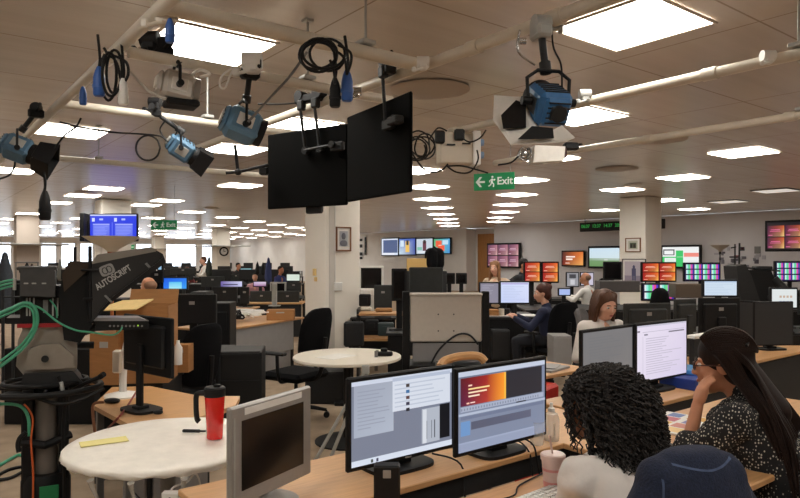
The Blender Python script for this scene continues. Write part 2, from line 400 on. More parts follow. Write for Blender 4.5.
def monitor(name, label, loc, rz, wd, ht, z0=.08, cells=None, glow=1.0, body=black, base='flat', screenm=None, tilt=0, cat='monitor', group=None, logo=False, bez=.018, depth=.035, sticker=False, neckw=.07, basew=.26):
    """screen faces local -y ; z0 is the gap between what it stands on and the bottom of the housing"""
    t = thing(name, label, cat, loc, rz, group)
    hs = part('housing', B().box((0, 0, z0+ht/2), (wd, depth*.6, ht), .006).box((0, depth*.5, z0+ht*.5), (wd*.8, depth, ht*.72), .012), body, t)
    sw, sh = wd-2*bez, ht-2*bez
    if cells is not None: screen('screen', sw, sh, cells, hs, (0, -depth*.3-.001, z0+ht/2), glow)
    elif screenm is not False: part('screen', B().box((0, -depth*.3, z0+ht/2), (sw, .003, sh)), screenm or blank, hs)
    if sticker: part('badge', B().box((0, depth+.001, z0+ht*.72), (.045, .002, .03), .001), silver, hs)
    if base == 'flat':
        part('stand', B().box((0, .05, (z0+ht*.5)/2+.01), (neckw, .025, z0+ht*.5), .006).box((0, .045, .02), (neckw*1.4, .07, .02), .005), body, t)
        part('base', B().prism([(basew/2*math.copysign(abs(math.cos(a))**.55, math.cos(a)), .04+basew*.36*math.copysign(abs(math.sin(a))**.55, math.sin(a))) for a in [2*PI*k/28 for k in range(28)]], 0, .014), body, t)
    elif base == 'oval':
        part('stand', B().cyl((0, .05, 0), (0, .05, z0+ht*.4), .03), body, t)
        part('base', B()._lathe([(basew/2, 0), (basew/2, .008), (basew*.3, .022), (.04, .04)], V((0, .03, 0)), 28, True), body, t)
    elif base == 'wall':
        part('bracket', B().box((0, depth*.8+.02, z0+ht/2), (.16, .1, .16), .005), body, t)
    elif base == 'arm':
        part('arm', B().tube([(0, .03, z0+ht*.5), (0, .12, z0+ht*.5), (0, .12, 0)], .018).cyl((0, .12, 0), (0, .12, .02), .05), grey, t)
    return t
def desk(label, x0, x1, y0, y1, z=.73, top=wood, panel=None, name='desk', tray=False, loc=None, rz=0, cat='desk', th=.026, legs=True, legm=dark):
    L = x1-x0; D = y1-y0
    t = thing(name, label, cat, loc or (x0, y0, 0), rz)
    part('desktop', B().box((L/2, D/2, z-th/2), (L, D, th), .004), top, t)
    if legs:
        for a in (.05, L-.05):
            for b in (.05, D-.05):
                part('leg', B().box((a, b, (z-th)/2), (.045, .045, z-th), .004), legm, t)
    if panel: part('modesty_panel', B().box((L/2, .03, (z-th)*.58), (L-.06, .02, (z-th)*.8), .003), panel, t)
    if tray: part('cable_tray', B().box((L/2, .045, z-th-.05), (L-.04, .03, .09), .004).box((L/2, .1, z-th-.09), (L-.04, .12, .008)), dark, t)
    return t
def chair(label, loc, rz, bh=.62, fab=fabric, arms=True, bw=.46, seat=.47, group=None, lean=.08, round_=.8):
    t = thing('office_chair', label, 'office chair', loc, rz, group)
    part('seat', B().box((0, 0, seat-.035), (.5, .48, .08), .035), fab, t)
    hp = []
    for k in range(28):
        a = 2*PI*k/28; cx, sx_ = math.cos(a), math.sin(a)
        hp.append((bw/2*math.copysign(abs(cx)**.55, cx)*(1-.12*max(0, sx_)), bh/2*math.copysign(abs(sx_)**.55, sx_)))
    bk = B()
    n = len(hp); rings = [(.82, -.02), (1, -.008), (1, .022), (.86, .045)]; vs = []; fs = []
    for s, y in rings:
        for x, z in hp: vs.append((x*s, -.24-y+.05*(x*2/bw)**2-lean*(z/bh+.5), seat+.1+bh/2+z*s))
    for i in range(3):
        for k in range(n): fs.append((i*n+k, i*n+(k+1) % n, (i+1)*n+(k+1) % n, (i+1)*n+k))
    fs.append(tuple(range(n))[::-1]); fs.append(tuple(3*n+k for k in range(n)))
    part('backrest', bk.add(vs, fs), fab, t, ang=1.0)
    part('back_support', B().tube(spline([(0, 0, seat-.08), (0, -.24, seat-.06), (0, -.33, seat+.1), (0, -.36, seat+.35)], 4), .022), black, t)
    part('gas_column', B().cyl((0, 0, .1), (0, 0, seat-.28), .032).cyl((0, 0, seat-.28), (0, 0, seat-.07), .018).box((0, 0, seat-.09), (.2, .2, .04), .01), black, t)
    for k in range(5):
        a = 2*PI*k/5+.3; c, s = math.cos(a), math.sin(a)
        lg = part('leg', B().tube([(c*.03, s*.03, .12), (c*.18, s*.18, .1), (c*.3, s*.3, .075)], [.024, .02, .016]), black, t)
        part('caster', B().cyl((c*.3-s*.022, s*.3+c*.022, .03), (c*.3+s*.022, s*.3-c*.022, .03), .03, seg=14).cyl((c*.3, s*.3, .03), (c*.3, s*.3, .075), .009), black, lg)
    if arms:
        for s in (-1, 1):
            part('armrest', B().box((s*.28, .03, seat+.2), (.075, .26, .03), .012).tube(spline([(s*.28, .0, seat+.19), (s*.29, -.02, seat+.02), (s*.25, -.02, seat-.07), (s*.1, 0, seat-.08)], 4), .017), black, t)
    return t

# ---------------- desks in front ----------------
desk('light beech desk running under the hands of the curly haired woman, nearest the camera', 1.0, 2.42, 1.13, 1.71)
desk('light beech desk with the coloured magazine, where the woman in the patterned blouse leans', 2.44, 4.3, 1.13, 1.93)
desk('long beech bench carrying the two lit monitors and the silver monitor', .82, 2.98, 1.92, 2.42, tray=True)
desk('beech desk under the white document monitor and blue binder', 3.02, 4.75, 2.1, 2.58, tray=True)
desk('short beech desk end with papers seen above the red case', 3.5, 4.25, 3.08, 3.5)
desk('beech desk with the large switched off black monitor near the right edge', 4.75, 7.3, 2.45, 3.2, panel=dark)

# monitors in front
s1 = [(0, 0, 1, 1, (122, 128, 146)), (0, 0, 1, .05, (205, 212, 228)), (0, .93, 1, 1, (214, 222, 236)), (.02, .05, .39, .66, ((160, 166, 182), (165, 172, 188), (176, 184, 200), (168, 176, 192))),
 (.38, .02, .98, .43, (214, 220, 232)), (.38, .02, .98, .06, (180, 190, 210))]
s1 += rows(.4, .1, .95, .42, 6, (190, 198, 214), .35, .3) + rows(.05, .12, .35, .6, 11, (150, 156, 174), .6, .3, 3)
s1 += [(.51, .11+.075*i, .545, .15+.075*i, ((70, 60, 60), (60, 110, 160), (90, 60, 60), (60, 60, 80), (40, 40, 50))[i]) for i in range(5)]
s1 += [(.67, .46, .86, .9, (178, 184, 196)), (.86, .44, .97, .88, (26, 26, 30)), (.68, .47, .72, .9, (215, 220, 228)), (.72, .62, .725, .85, (70, 74, 84)), (.77, .62, .775, .85, (70, 74, 84)), (.8, .62, .81, .85, (70, 74, 84)), (.17, .945, .19, .985, (60, 70, 60)), (.22, .945, .24, .985, (60, 60, 90))]
A = monitor('monitor', 'lit black widescreen monitor with grey windows on its desktop, left of the lit pair', (1.635, 2.1, .73), 0, .555, .365, .035, s1, 1.0, base='flat', basew=.3, neckw=.08)
part('badge', B().box((.02, -.0115, .044), (.03, .002, .006)), lgrey, A)
s2 = [(0, 0, 1, 1, (128, 138, 162)), (0, 0, 1, .06, (196, 204, 222)), (.01, .06, .99, .08, (110, 118, 140)), (.02, .08, .3, .43, ((90, 24, 34), (160, 40, 34), (180, 60, 50), (84, 30, 66))), (.3, .08, .5, .43, ((160, 40, 34), (250, 150, 40), (252, 160, 50), (180, 60, 50))), (.5, .08, .52, .43, (255, 190, 70)),
 (.52, .07, .96, .43, (44, 44, 52)), (.02, .44, .98, .5, (170, 178, 198)), (.64, .5, .76, .515, (40, 40, 50)), (0, .52, 1, .55, (180, 190, 210)), (.02, .56, .98, .6, (112, 122, 148)), (.13, .64, .82, .74, ((88, 92, 112), (96, 100, 122), (96, 100, 122), (88, 92, 112))), (.02, .62, .12, .8, (110, 150, 200)), (0, .88, 1, .9, (160, 170, 196)), (0, .9, 1, 1, (150, 160, 186))]
s2 += [(.1, .17, .14, .19, (250, 210, 190)), (.1, .215, .33, .235, (250, 220, 150)), (.1, .26, .3, .28, (250, 225, 190)), (.1, .305, .22, .325, (250, 225, 200)), (.08, .39, .11, .41, (250, 200, 180)), (.12, .39, .17, .405, (250, 220, 210))]
s2 += [(.02+.03*i, .455, .035+.03*i, .485, (134, 142, 164)) for i in range(30)]
monitor('monitor', 'lit black monitor showing an orange picture above an editing timeline, right of the lit pair', (2.1, 1.985, .73), .0, .58, .37, .035, s2, 1.0, base='flat', basew=.27)
C_ = monitor('monitor', 'old silver square monitor with a dark switched off screen at the front', (1.03, 2.07, .73), math.radians(23), .425, .33, .05, None, body=silver, base='oval', bez=.05, depth=.04, basew=.24)
part('caption_strip', B().box((.0, -.0135, .05+.33-.022), (.3, .002, .022)), white, C_)
part('speaker_slots', B().box((-.196, -.013, .21), (.006, .002, .27)), lgrey, C_)
t = thing('desktop_computer', 'slim black upright computer with a square badge, below the left lit monitor', 'computer', W(387, 2.1)+V((0, 0, .73)), RC)
part('computer_case', B().box((0, .02, .095), (.086, .05, .19), .006), black, t); part('badge', B().box((0, -.007, .165), (.026, .003, .026), .002), silver, t)
sE = [(0, 0, 1, 1, ((232, 224, 240), (224, 214, 236), (214, 204, 230), (226, 218, 236))), (0, 0, 1, .03, (200, 196, 214)), (.1, .12, .95, .13, (190, 184, 202)), (.62, .15, .95, .175, (120, 116, 130)), (.0, .09, .05, .12, (120, 110, 130)), (.13, .16, .2, .185, (120, 116, 134)), (.1, .2, .11, 1, (206, 198, 216))]
sE += rows(.16, .24, .9, .92, 16, (196, 188, 208), .6, .35, 5)
monitor('monitor', 'lit black monitor with a white document page, in front of the patterned blouse', (3.92, 2.3, .73), -.02, .6, .385, .065, sE, 1.0, base='flat')
sD = [(0, 0, 1, 1, ((126, 126, 128), (128, 126, 128), (134, 130, 128), (118, 118, 120)))]+rows(.1, .1, .8, .8, 14, (120, 120, 124), .7, .3, 9)
monitor('monitor', 'black monitor with a plain grey screen, left of the white document monitor', (3.36, 2.32, .73), .04, .56, .375, .07, sD, .9, base='flat')

# monitors seen from behind on the next desk
monitor('monitor', 'dark grey back of a wide monitor beside the woman with straight brown hair', W(647, 5.5)+V((0, 0, .73)), RC+PI+.2, .44, .32, .15, body=backp, sticker=True)
monitor('monitor', 'back of a black monitor turned away between two monitor backs, right of the wide one', W(685, 5.75)+V((0, 0, .73)), RC+PI+.5, .29, .3, .19, body=backp)
monitor('monitor', 'black monitor back with a small badge, left of the big switched off monitor', W(719, 5.9)+V((0, 0, .73)), RC+PI+.1, .4, .36, .13, body=black, sticker=True)
monitor('monitor', 'large black switched off monitor standing at the right edge', W(773, 6.0)+V((0, 0, .73)), RC+.12, .4, .41, .04, body=black, screenm=mat('matt dark screen', (48, 48, 50), .5), bez=.012)
monitor('monitor', 'black monitor turned edge on, touching the large switched off one', W(745, 6.12)+V((0, 0, .73)), RC-.95, .28, .36, .09, body=black, screenm=mat('matt dark screen', (48, 48, 50), .5))

# small things on the front desks
t = thing('drinks_cup', 'frosted pink tumbler with lid and straw on the nearest desk', 'cup', (1.94, 1.575, .73))
part('cup_body', B()._lathe([(.032, 0), (.034, .01), (.042, .105), (.043, .11)], V((0, 0, 0)), 28, True), pinkc, t)
part('lid', B()._lathe([(.046, .108), (.047, .125), (.042, .13)], V((0, 0, 0)), 28, True), pinkc, t)
part('band', B()._lathe([(.0395, .068), (.0405, .078)], V((0, 0, 0)), 28, False)._lathe([(.0345, .008), (.0368, .03)], V((0, 0, 0)), 28, False), pinkb, t)
part('straw', B().cyl((0, 0, .12), (-.02, -.0, .2), .004), pinkc, t)
t = thing('pump_bottle', 'clear plastic bottle with white cap behind the pink tumbler', 'bottle', (2.44, 1.99, .73))
part('bottle_body', B()._lathe([(.036, 0), (.038, .01), (.038, .1), (.03, .125), (.014, .135)], V((0, 0, 0)), 24, True), cleard, t)
part('cap', B()._lathe([(.016, .133), (.016, .15), (.009, .155), (.007, .175)], V((0, 0, 0)), 20, True), white, t)
part('label', B().box((-.02, -.033, .06), (.035, .003, .06), R=.5), mat('grey print label', (170, 168, 160), .6), t)
t = thing('drinks_cup', 'clear empty plastic cup between the orange picture monitor and the bottle', 'cup', (2.33, 1.985, .73))
part('cup_body', B()._lathe([(.03, 0), (.04, .11)], V((0, 0, 0)), 24, False), cleard, t)
t = thing('keyboard', 'pale grey keyboard at the hands of the curly haired woman', 'keyboard', (1.87, 1.5, .73), .05)
part('keyboard_case', B().box((0, 0, .009), (.42, .14, .018), .004), lgrey, t)
kb = B()
for r in range(5):
    for k in range(20): kb.box((-.19+k*.02, -.05+r*.025, .02), (.016, .02, .006), .002)
part('keys', kb, white, t)
t = thing('desk_phone', 'black desk phone beside the curls, left of the magazine', 'phone', (2.66, 1.6, .73), -.3)
part('phone_body', B().xz([(-.09, 0), (.09, 0), (.09, .03), (-.09, .05)], -.1, .1), black, t); part('handset', B().box((-.06, 0, .065), (.045, .2, .03), .012), black, t)
t = thing('magazine', 'open magazine with coloured blocks on the desk by the elbow', 'magazine', (3.17, 1.78, .73), .1)
part('pages', B().box((0, 0, .006), (.42, .27, .012), .003), paper, t)
pg = B(); cl = [(96, 110, 170), (224, 190, 110), (200, 120, 130), (120, 140, 190), (236, 206, 150), (214, 150, 140), (150, 150, 190), (220, 170, 90)]
for k in range(8): pg.mat(k).box((-.15+.1*(k % 4), .06-.12*(k//4), .0125), (.085, .1 if k % 3 else .07, .0008))
part('printed_blocks', pg, [mat('print %d' % k, c, .7) for k, c in enumerate(cl)], t)
t = thing('ring_binder', 'blue ring binder lying flat with a grey spine label, behind the magazine', 'binder', (4.22, 2.26, .73), -.05)
part('cover', B().box((0, 0, .035), (.34, .26, .07), .004), mat('binder blue', (26, 54, 130), .5), t)
part('spine_label', B().box((-.05, -.1315, .035), (.17, .002, .05)), lgrey, t)
part('finger_ring', B()._lathe([(.016, 0), (.016, .004), (.01, .004)], V((0, 0, 0)), 16, True).xf(Mx()), chrome, t).matrix_local = Mx.Translation((.11, -.131, .035)) @ FACE
single('folder', B().box((0, 0, .015), (.24, .2, .03), .004), mat('binder light blue', (70, 140, 200), .5), 'light blue folder stacked on the blue ring binder', 'folder', (4.32, 2.34, .8), .1)
single('computer_mouse', B().ell((0, 0, .017), (.032, .058, .018)), dark, 'dark computer mouse on the desk beside the curls', 'mouse', (2.82, 1.8, .73), .4)
single('cable', B().tube(spline([(2.2, 2.08, .78), (2.25, 1.95, .76), (2.24, 1.9, .66), (2.27, 1.86, .4), (2.3, 1.84, .1)], 6), .004).tube(spline([(2.16, 2.08, .8), (2.21, 1.94, .745), (2.2, 1.89, .6), (2.22, 1.84, .3)], 6), .004), black, 'black leads falling over the bench edge below the orange picture monitor', 'cable')
single('cable', B().tube(spline([(1.75, 2.05, .78), (1.82, 1.95, .745), (1.8, 1.9, .6), (1.8, 1.84, .3)], 6), .004), black, 'black lead hanging from the bench between the two lit monitors', 'cable')
single('cable', B().tube(spline([(1.6, 1.62, .735), (1.75, 1.6, .736), (1.85, 1.66, .735), (2.05, 1.7, .735)], 6), .003), black, 'thin black lead lying on the nearest desk behind the keyboard', 'cable')
single('cable', B().tube(spline([(2.2, 1.66, .735), (2.12, 1.55, .736), (2.1, 1.4, .735)], 6), .003), black, 'thin lead to the right of the pink tumbler', 'cable')
t = thing('equipment_case', 'red plastic case with a black headset on its front, under the short beech desk', 'case', (3.62, 2.97, 0), .25)
part('case_body', B().box((0, .1, .34), (.34, .2, .68), .02), red, t); part('lid_seam', B().box((0, -.002, .45), (.345, .01, .012)), dark, t)
part('headset', B().tube([(.05+.055*math.cos(2*PI*k/16), -.02, .52+.06*math.sin(2*PI*k/16)) for k in range(16)], .018, closed=True).ell((.05, -.03, .52), (.035, .02, .04)).box((.1, -.02, .36), (.1, .05, .16), .02), black, t)
single('paper_stack', B().box((0, 0, .008), (.3, .21, .016), .002).box((.02, .01, .02), (.22, .15, .008), .002, R=.3), [panelg], 'grey papers on the short beech desk', 'papers', (3.95, 3.25, .73), .2)
# round tables
def ragged(r, n, amp, seed):
    rd = random.Random(seed); return [r*(1+amp*math.sin(5*a)+amp*.8*(rd.random()-.5)) for a in [2*PI*k/n for k in range(n)]]
t = thing('round_table', 'round table covered in crumpled white plastic, front left', 'table', (.99, 3.05, 0))
n = 72; rr = ragged(.445, n, .008, 4); rd = random.Random(9); vs = []; fs = []
for rad, z, ja in ((.6, .742, .0), (.9, .742, .001), (.985, .74, .001), (1.0, .73, .004), (1.0, .718, .014), (.97, .705, .022)):
    for k in range(n):
        a = 2*PI*k/n; r = rr[k]*rad+ja*(rd.random()-.5); vs.append((r*math.cos(a), r*math.sin(a), z+ja*(rd.random()-.5)))
for i in range(5):
    for k in range(n): fs.append((i*n+k, i*n+(k+1) % n, (i+1)*n+(k+1) % n, (i+1)*n+k))
fs.append(tuple(range(n))[::-1])
part('tabletop', B()._lathe([(.42, .71), (.42, .735)], V((0, 0, 0)), 48, True), white, t)
part('plastic_cover', B().add(vs, fs), mat('crumpled white film', (246, 240, 230), .42, nz=.05, ns=14, bump=.6), t, ang=1.2)
part('column', B().cyl((0, 0, .02), (0, 0, .7), .035), grey, t)
part('foot', B()._lathe([(.26, 0), (.26, .012), (.05, .04)], V((0, 0, 0)), 32, True), grey, t)
for k, a in enumerate((-2.2, -1.75, -1.2, -.9, -2.6)):
    fl = B(); x, y = .45*math.cos(a), .45*math.sin(a)
    fl.tube(spline([(x, y, .7), (x*.97, y*.97, .66), (x*.9, y*.95, .6), (x*.8, y*.84, .56)], 5), [.016, .014, .012, .011, .01, .009, .008, .008, .007, .007, .006, .006, .005, .005, .004, .003], seg=5)
    part('hanging_film', fl, mat('loose clear film', (214, 210, 202), .25, alpha=.5), t)
t = thing('travel_mug', 'red travel mug with black lid and handle on the covered table', 'mug', (1.17, 2.94, .745), -.6)
t.scale = (1.08, 1.08, 1.04)
part('mug_body', B()._lathe([(.032, 0), (.034, .006), (.037, .08), (.043, .195)], V((0, 0, 0)), 32, True), redtr, t)
part('lid', B()._lathe([(.045, .19), (.046, .225), (.04, .232)], V((0, 0, 0)), 32, True).box((.01, 0, .238), (.03, .02, .012), .003).cyl((0, 0, .235), (.0, 0, .262), .004), black, t)
part('handle', B().tube(spline([(-.036, 0, .205), (-.075, 0, .2), (-.08, 0, .15), (-.076, 0, .09), (-.066, 0, .075)], 5), .012), black, t)
p = G(104, 442, .745); single('note_paper', B().box((0, 0, .002), (.2, .09, .003), R=.0), mat('yellow note paper', (238, 226, 150), .8), 'yellow strip of note paper on the covered table', 'paper', p, RC+.55)
p = G(193, 433, .745); single('pen', B().cap((-.045, 0, .01), (.03, 0, .01), .008).cap((.03, 0, .01), (.06, 0, .01), .005), black, 'thick black pen lying left of the red mug', 'pen', p, RC-.05)
t = thing('power_strip', 'white socket strip hanging under the covered table', 'socket', Pp(171, 521, 2.6), RC)
part('strip_body', B().box((0, 0, .06), (.07, .03, .12), .006), white, t); part('sockets', B().box((-.012, -.016, .08), (.006, .003, .01)).box((.012, -.016, .08), (.006, .003, .01)).box((0, -.016, .095), (.006, .003, .01)), dark, t)
part('power_lead', B().tube(spline([(0, 0, .1), (.0, .02, .125), (.03, .1, .12), (.05, .2, .1), (.06, .35, -.3)], 5), .004), white, t)

t = thing('round_table', 'bare round white table in the middle, in front of the broad pillar', 'table', (3.06, 4.71, 0))
part('tabletop', B()._lathe([(.455, .712), (.465, .718), (.465, .735), (.46, .74)], V((0, 0, 0)), 64, True), mat('white laminate', (236, 228, 214), .35), t)
part('column', B().cyl((0, 0, .02), (0, 0, .71), .035), black, t); part('foot', B()._lathe([(.28, 0), (.28, .012), (.05, .04)], V((0, 0, 0)), 32, True), black, t)
single('paper_sheet', B().box((0, 0, .001), (.3, .21, .002)), paper, 'white sheet of paper on the bare round table', 'paper', (2.95, 4.72, .74), .3)
p = G(384, 356, .74)
t = thing('camera_clamp', 'black camera clamp with a strap hanging over the round white table edge', 'clamp', p, RC)
part('clamp_body', B().box((0, 0, .02), (.15, .07, .035), .01).box((.0, .02, .05), (.06, .04, .03), .008).box((-.06, 0, .03), (.03, .09, .03), .006), black, t)
part('strap', B().box((-.065, -.07, -.03), (.028, .006, .17), .002).box((-.065, -.03, .035), (.028, .08, .006), .002), grey, t)
# tripod behind the left lit monitor
t = thing('tripod', 'grey metal tripod whose legs show left of the lit monitor', 'tripod', (2.83, 4.1, 0))
part('centre_post', B().cyl((0, 0, .28), (0, 0, .76), .014).cyl((0, 0, .7), (0, 0, .76), .03), lgrey, t)
for px, py in ((315, 461), (329, 462), (395, 470)):
    q = G(px, py, .015)-V((2.83, 4.1, 0)); lg = part('leg', B().tube([(0, 0, .72), q], .014), lgrey, t); part('rubber_foot', B().ell(q, (.018, .018, .015)), black, lg)

# ---------------- chairs ----------------
chair('black office chair with a tall curved back beside the round white table', W(296, 6.4), math.radians(22), bh=.53)
chair('black padded office chair at the left, its back just right of the turned monitor', W(180, 5.25), math.radians(22), bh=.5, bw=.4)
chair('warm grey office chair behind the woman with straight brown hair', W(612, 6.4), math.radians(205), fab=greyfab, bh=.5)
chair('office chair mostly hidden under the dark blue denim jacket', (1.70, 1.2, 0), -.3, bh=.4, bw=.44)
t = thing('flight_case', 'black equipment case standing between the two black chairs at left', 'case', W(240, 5.7), RC+.1)
part('case_body', B().box((0, .2, .4), (.36, .4, .72), .01), mat('case black', (22, 22, 23), .6), t); part('edge_trim', B().box((0, -.002, .73), (.37, .02, .02)).box((-.18, -.002, .4), (.02, .02, .7)).box((.18, -.002, .4), (.02, .02, .7)).box((0, -.002, .5), (.36, .012, .012)), dark, t)
# jacket on chair
jb = B(); 
jb.ell((0, 0, -.12), (.26, .1, .22)).cap((-.13, .0, .0), (.13, 0, .0), .07).cap((-.2, -.0, -.1), (-.25, .02, -.45), .07, .06).cap((.2, 0, -.1), (.25, .02, -.45), .07, .06).box((0, 0, -.32), (.44, .15, .34), .05)
t = thing('denim_jacket', 'dark blue denim jacket hung over the chair back at the bottom right', 'jacket', (1.625, .87, 1.02), -.35)
t.scale = (.76, 1.05, 1)
blob('jacket_body', jb, navy, t, .012, 8)
for pts in ([(-.17, -.2, .03), (-.19, -.2, -.12), (-.21, -.2, -.34)], [(.17, -.2, .03), (.18, -.2, -.12), (.2, -.2, -.34)], [(-.24, -.2, -.1), (0, -.2, -.05), (.24, -.2, -.1)], [(-.12, -.2, .06), (0, -.2, .045), (.12, -.2, .06)]):
    sm_ = part('seam', B().tube(spline(pts, 10), .0025, 6), navyl, t); sw_ = sm_.modifiers.new('w', 'SHRINKWRAP'); sw_.target = bpy.data.objects['jacket_body']; sw_.wrap_method = 'PROJECT'; sw_.use_project_y = True; sw_.use_project_z = False; sw_.use_positive_direction = True; sw_.offset = .003
# ---------------- ceiling tube grid ----------------
PZ = 2.5; PR = .026
def pipe(label, a, b, r=PR, joints=()):
    a = V(a); b = V(b); t = thing('ceiling_tube', label, 'tube', a); d = b-a
    part('tube', B().cyl((0, 0, 0), d, r, seg=24), pipew, t)
    for k in joints:
        c = d*k; dn = d.normalized(); part('coupler', B().cyl(c-dn*.035, c+dn*.035, r*1.22, seg=20), pipew, t)
    for k in range(1):
        c = d.normalized()*(.9+2.4*k)
        if c.length > d.length: continue
        part('hanger', B().cyl(c+V((0, 0, r)), c+V((0, 0, CZ-a.z)), .006).box(c+V((0, 0, r+.012)), (.07, .07, .02), .004).box(c+V((0, 0, CZ-a.z-.01)), (.05, .05, .016), .004), lgrey, t)
    return t
pipe('cream tube rising steeply along the left edge', (.75, 1.2, PZ), (.75, 9, PZ), joints=(.25,))
pipe('cream tube through the middle that carries the large blue lamp', (1.96, .4, PZ), (1.96, 5.3, PZ), joints=(.24, .33))
pipe('cream tube at the right running down to the beige control box', (3.17, .3, PZ), (3.17, 5.6, PZ), joints=(.245, .6))
pipe('lower cream tube at the right, above the pillar', (4.55, .8, PZ), (4.55, 4.4, PZ), joints=(.27, .55, .9))
pipe('cream tube crossing the top left, wound with the black coiled cable', (.75, 2.39, PZ+.01), (1.96, 2.39, PZ+.01), r=.031)
pipe('cream tube crossing below the top left light, holding the silver lamp', (.8, 3.0, PZ), (2.25, 3.0, PZ))
pipe('cream tube crossing behind the two small barn door lamps', (.74, 4.25, PZ), (3.3, 4.25, PZ))
pipe('farthest cream tube crossing behind the lamps at left', (.6, 6.65, PZ), (3.4, 6.65, PZ))

# ---------------- hanging black panels ----------------
def panel(label, pl, pr, dl, dr, zt, zb, th=.016):
    a = W(pl, dl); b = W(pr, dr); L = (b-a).length; an = math.atan2(b.y-a.y, b.x-a.x); c = (a+b)/2; h = zt-zb
    t = thing('light_panel', label, 'panel', (c.x, c.y, zb), an)
    part('panel_shell', B().box((0, 0, h/2), (L, th, h), .014), mat('matt black shell', (11, 11, 11), .9, spec=.1), t)
    return t, L, h
pa, L1_, h1 = panel('left one of two hanging black panels', 268, 348, 3.97, 3.62, 2.34, 1.885)
pb, L2_, h2 = panel('right one of two hanging black panels, nearer and higher', 348, 412, 3.55, 2.98, 2.36, 1.895)
for t, L, h, xs in ((pa, L1_, h1, (-.02, .09)), (pb, L2_, h2, (.1,))):
    for x in xs:
        part('hanging_arm', B().tube([(x+.04, -.03, h*.72), (x-.01, -.02, h+.14)], .009).cyl((x+.04, -.04, h*.72), (x+.04, .0, h*.72), .022).box((x, -.02, h+.14), (.05, .04, .06), .008), dark, t)
    part('joint_plate', B().box((L*.42 if t is pa else L*.25, -.03, h*.72), (.09, .03, .05), .006).tube([(xs[0]+.04, -.035, h*.72), (L*.42 if t is pa else L*.3, -.035, h*.75)], .008).cyl((L*.38, -.06, h*.74), (L*.38, .0, h*.74), .02), dark, t)
part('pipe_clamp', B().box((.02, 0, h1+.18), (.2, .05, .05), .01).cyl((.1, -.03, h1+.2), (.1, .03, h1+.2), .035).cyl((-.04, -.03, h1+.2), (-.04, .03, h1+.2), .03), black, pa)
part('pipe_clamp', B().box((.1, -.0, h2+.15), (.1, .06, .05), .01).cyl((.1, -.03, h2+.19), (.1, .03, h2+.19), .035).tube([(.1, 0, h2+.19), (.18, -.02, h2+.22)], .008), black, pb)
part('spigot_clamp', B().box((L2_*.4, -.05, h2*.72), (.09, .05, .04), .008).tube([(L2_*.4, -.05, h2*.74), (L2_*.47, -.07, h2*.68)], .01), dark, pb)
part('lower_bracket', B().box((.02, .05, -.01), (.12, .04, .05), .01).tube(spline([(.05, .05, .0), (.14, .05, .03), (.2, .05, .02)], 4), .005), dark, pa)

# ---------------- studio lamps ----------------
def lamp_head(label, px, py, d, rz, tilt, sc=1.0, col=blue, clm=None, clamp=None, barn=True, body2=lgrey, roll=0, doorm=None, vents=True, ringm=None, flare=(.11, .2, .15)):
    """head hangs at the given spot; local -y is the lens"""
    p = Pp(px, py, d); t = thing('studio_lamp', label, 'studio lamp', p, rz)
    R = Mx.Rotation(roll, 4, 'Y') @ Mx.Rotation(tilt, 4, 'X') @ Mx.Scale(sc, 4)
    hb = B().xf(R).box((0, .02, 0), (.15, .17, .15), .02).box((0, .115, 0), (.12, .03, .12), .02)
    hs = part('housing', hb, col, t)
    part('side_plate', B().xf(R).box((0, .02, -.0), (.156, .1, .085), .01).box((0, .136, -.0), (.07, .01, .06), .003), body2, hs)
    if vents:
        vb = B().xf(R)
        for k in range(5): vb.box((0, -.03+k*.028, .077), (.11, .01, .006), .002).box((0, .132, -.045+k*.022), (.1, .004, .006), .001)
        part('vents', vb, dark, hs)
    part('lens_ring', B().xf(R @ Mx.Rotation(PI/2, 4, 'X'))._lathe([(.07, .06), (.075, .075), (.075, .095), (.062, .095), (.06, .07)], V((0, 0, 0)), 28, False), ringm or black, hs)
    part('lens', B().xf(R @ Mx.Rotation(PI/2, 4, 'X'))._lathe([(.064, .07), (.05, .078), (.02, .084)], V((0, 0, 0)), 28, True), mat('lamp lens', (120, 125, 128), .1, spec=.9), hs)
    if barn:
        fw_, fl_, fh_ = flare
        for k in range(4):
            Rk = R @ Mx.Rotation(k*PI/2, 4, 'Y')
            part('barn_door', B().xf(Rk).add([(-.07, -.095, .075), (.07, -.095, .075), (fw_, -fl_, fh_), (-fw_, -fl_, fh_), (-.07, -.097, .079), (.07, -.097, .079), (fw_, -fl_-.002, fh_+.004), (-fw_, -fl_-.002, fh_+.004)],
                 [(0, 1, 2, 3), (7, 6, 5, 4), (0, 4, 5, 1), (1, 5, 6, 2), (2, 6, 7, 3), (3, 7, 4, 0)]), doorm or black, t, ang=.2)
    if clamp is not None:
        q = Mx.Rotation(-rz, 4, 'Z') @ (Pp(*clamp)-p); top = V((0, 0, .13*sc)); dn = (q-top)
        part('yoke', B().tube([(-.095*sc, .02, 0), (-.1*sc, .02, .1*sc), (-.05*sc, .02, .135*sc), (.05*sc, .02, .135*sc), (.1*sc, .02, .1*sc), (.095*sc, .02, 0)], .007).cyl((.08*sc, .02, 0), (.125*sc, .02, 0), .018*sc).cyl((-.125*sc, .02, 0), (-.08*sc, .02, 0), .018*sc), black, t)
        part('drop_rod', B().cyl(top, q, .014 if col is not silver else .008).cyl(top, top+dn*.25, .022), chrome if sc > 1 else dark, t)
        part('pipe_clamp', B().box(q+V((0, 0, -.01)), (.06, .09, .05), .01).cyl(q+V((-.03, 0, .02)), q+V((.03, 0, .02)), .036).cyl(q, q+V((-.09, -.02, .02)), .009).box(q+V((-.09, -.02, .02)), (.02, .02, .045), .006), clm or black, t)
    return t
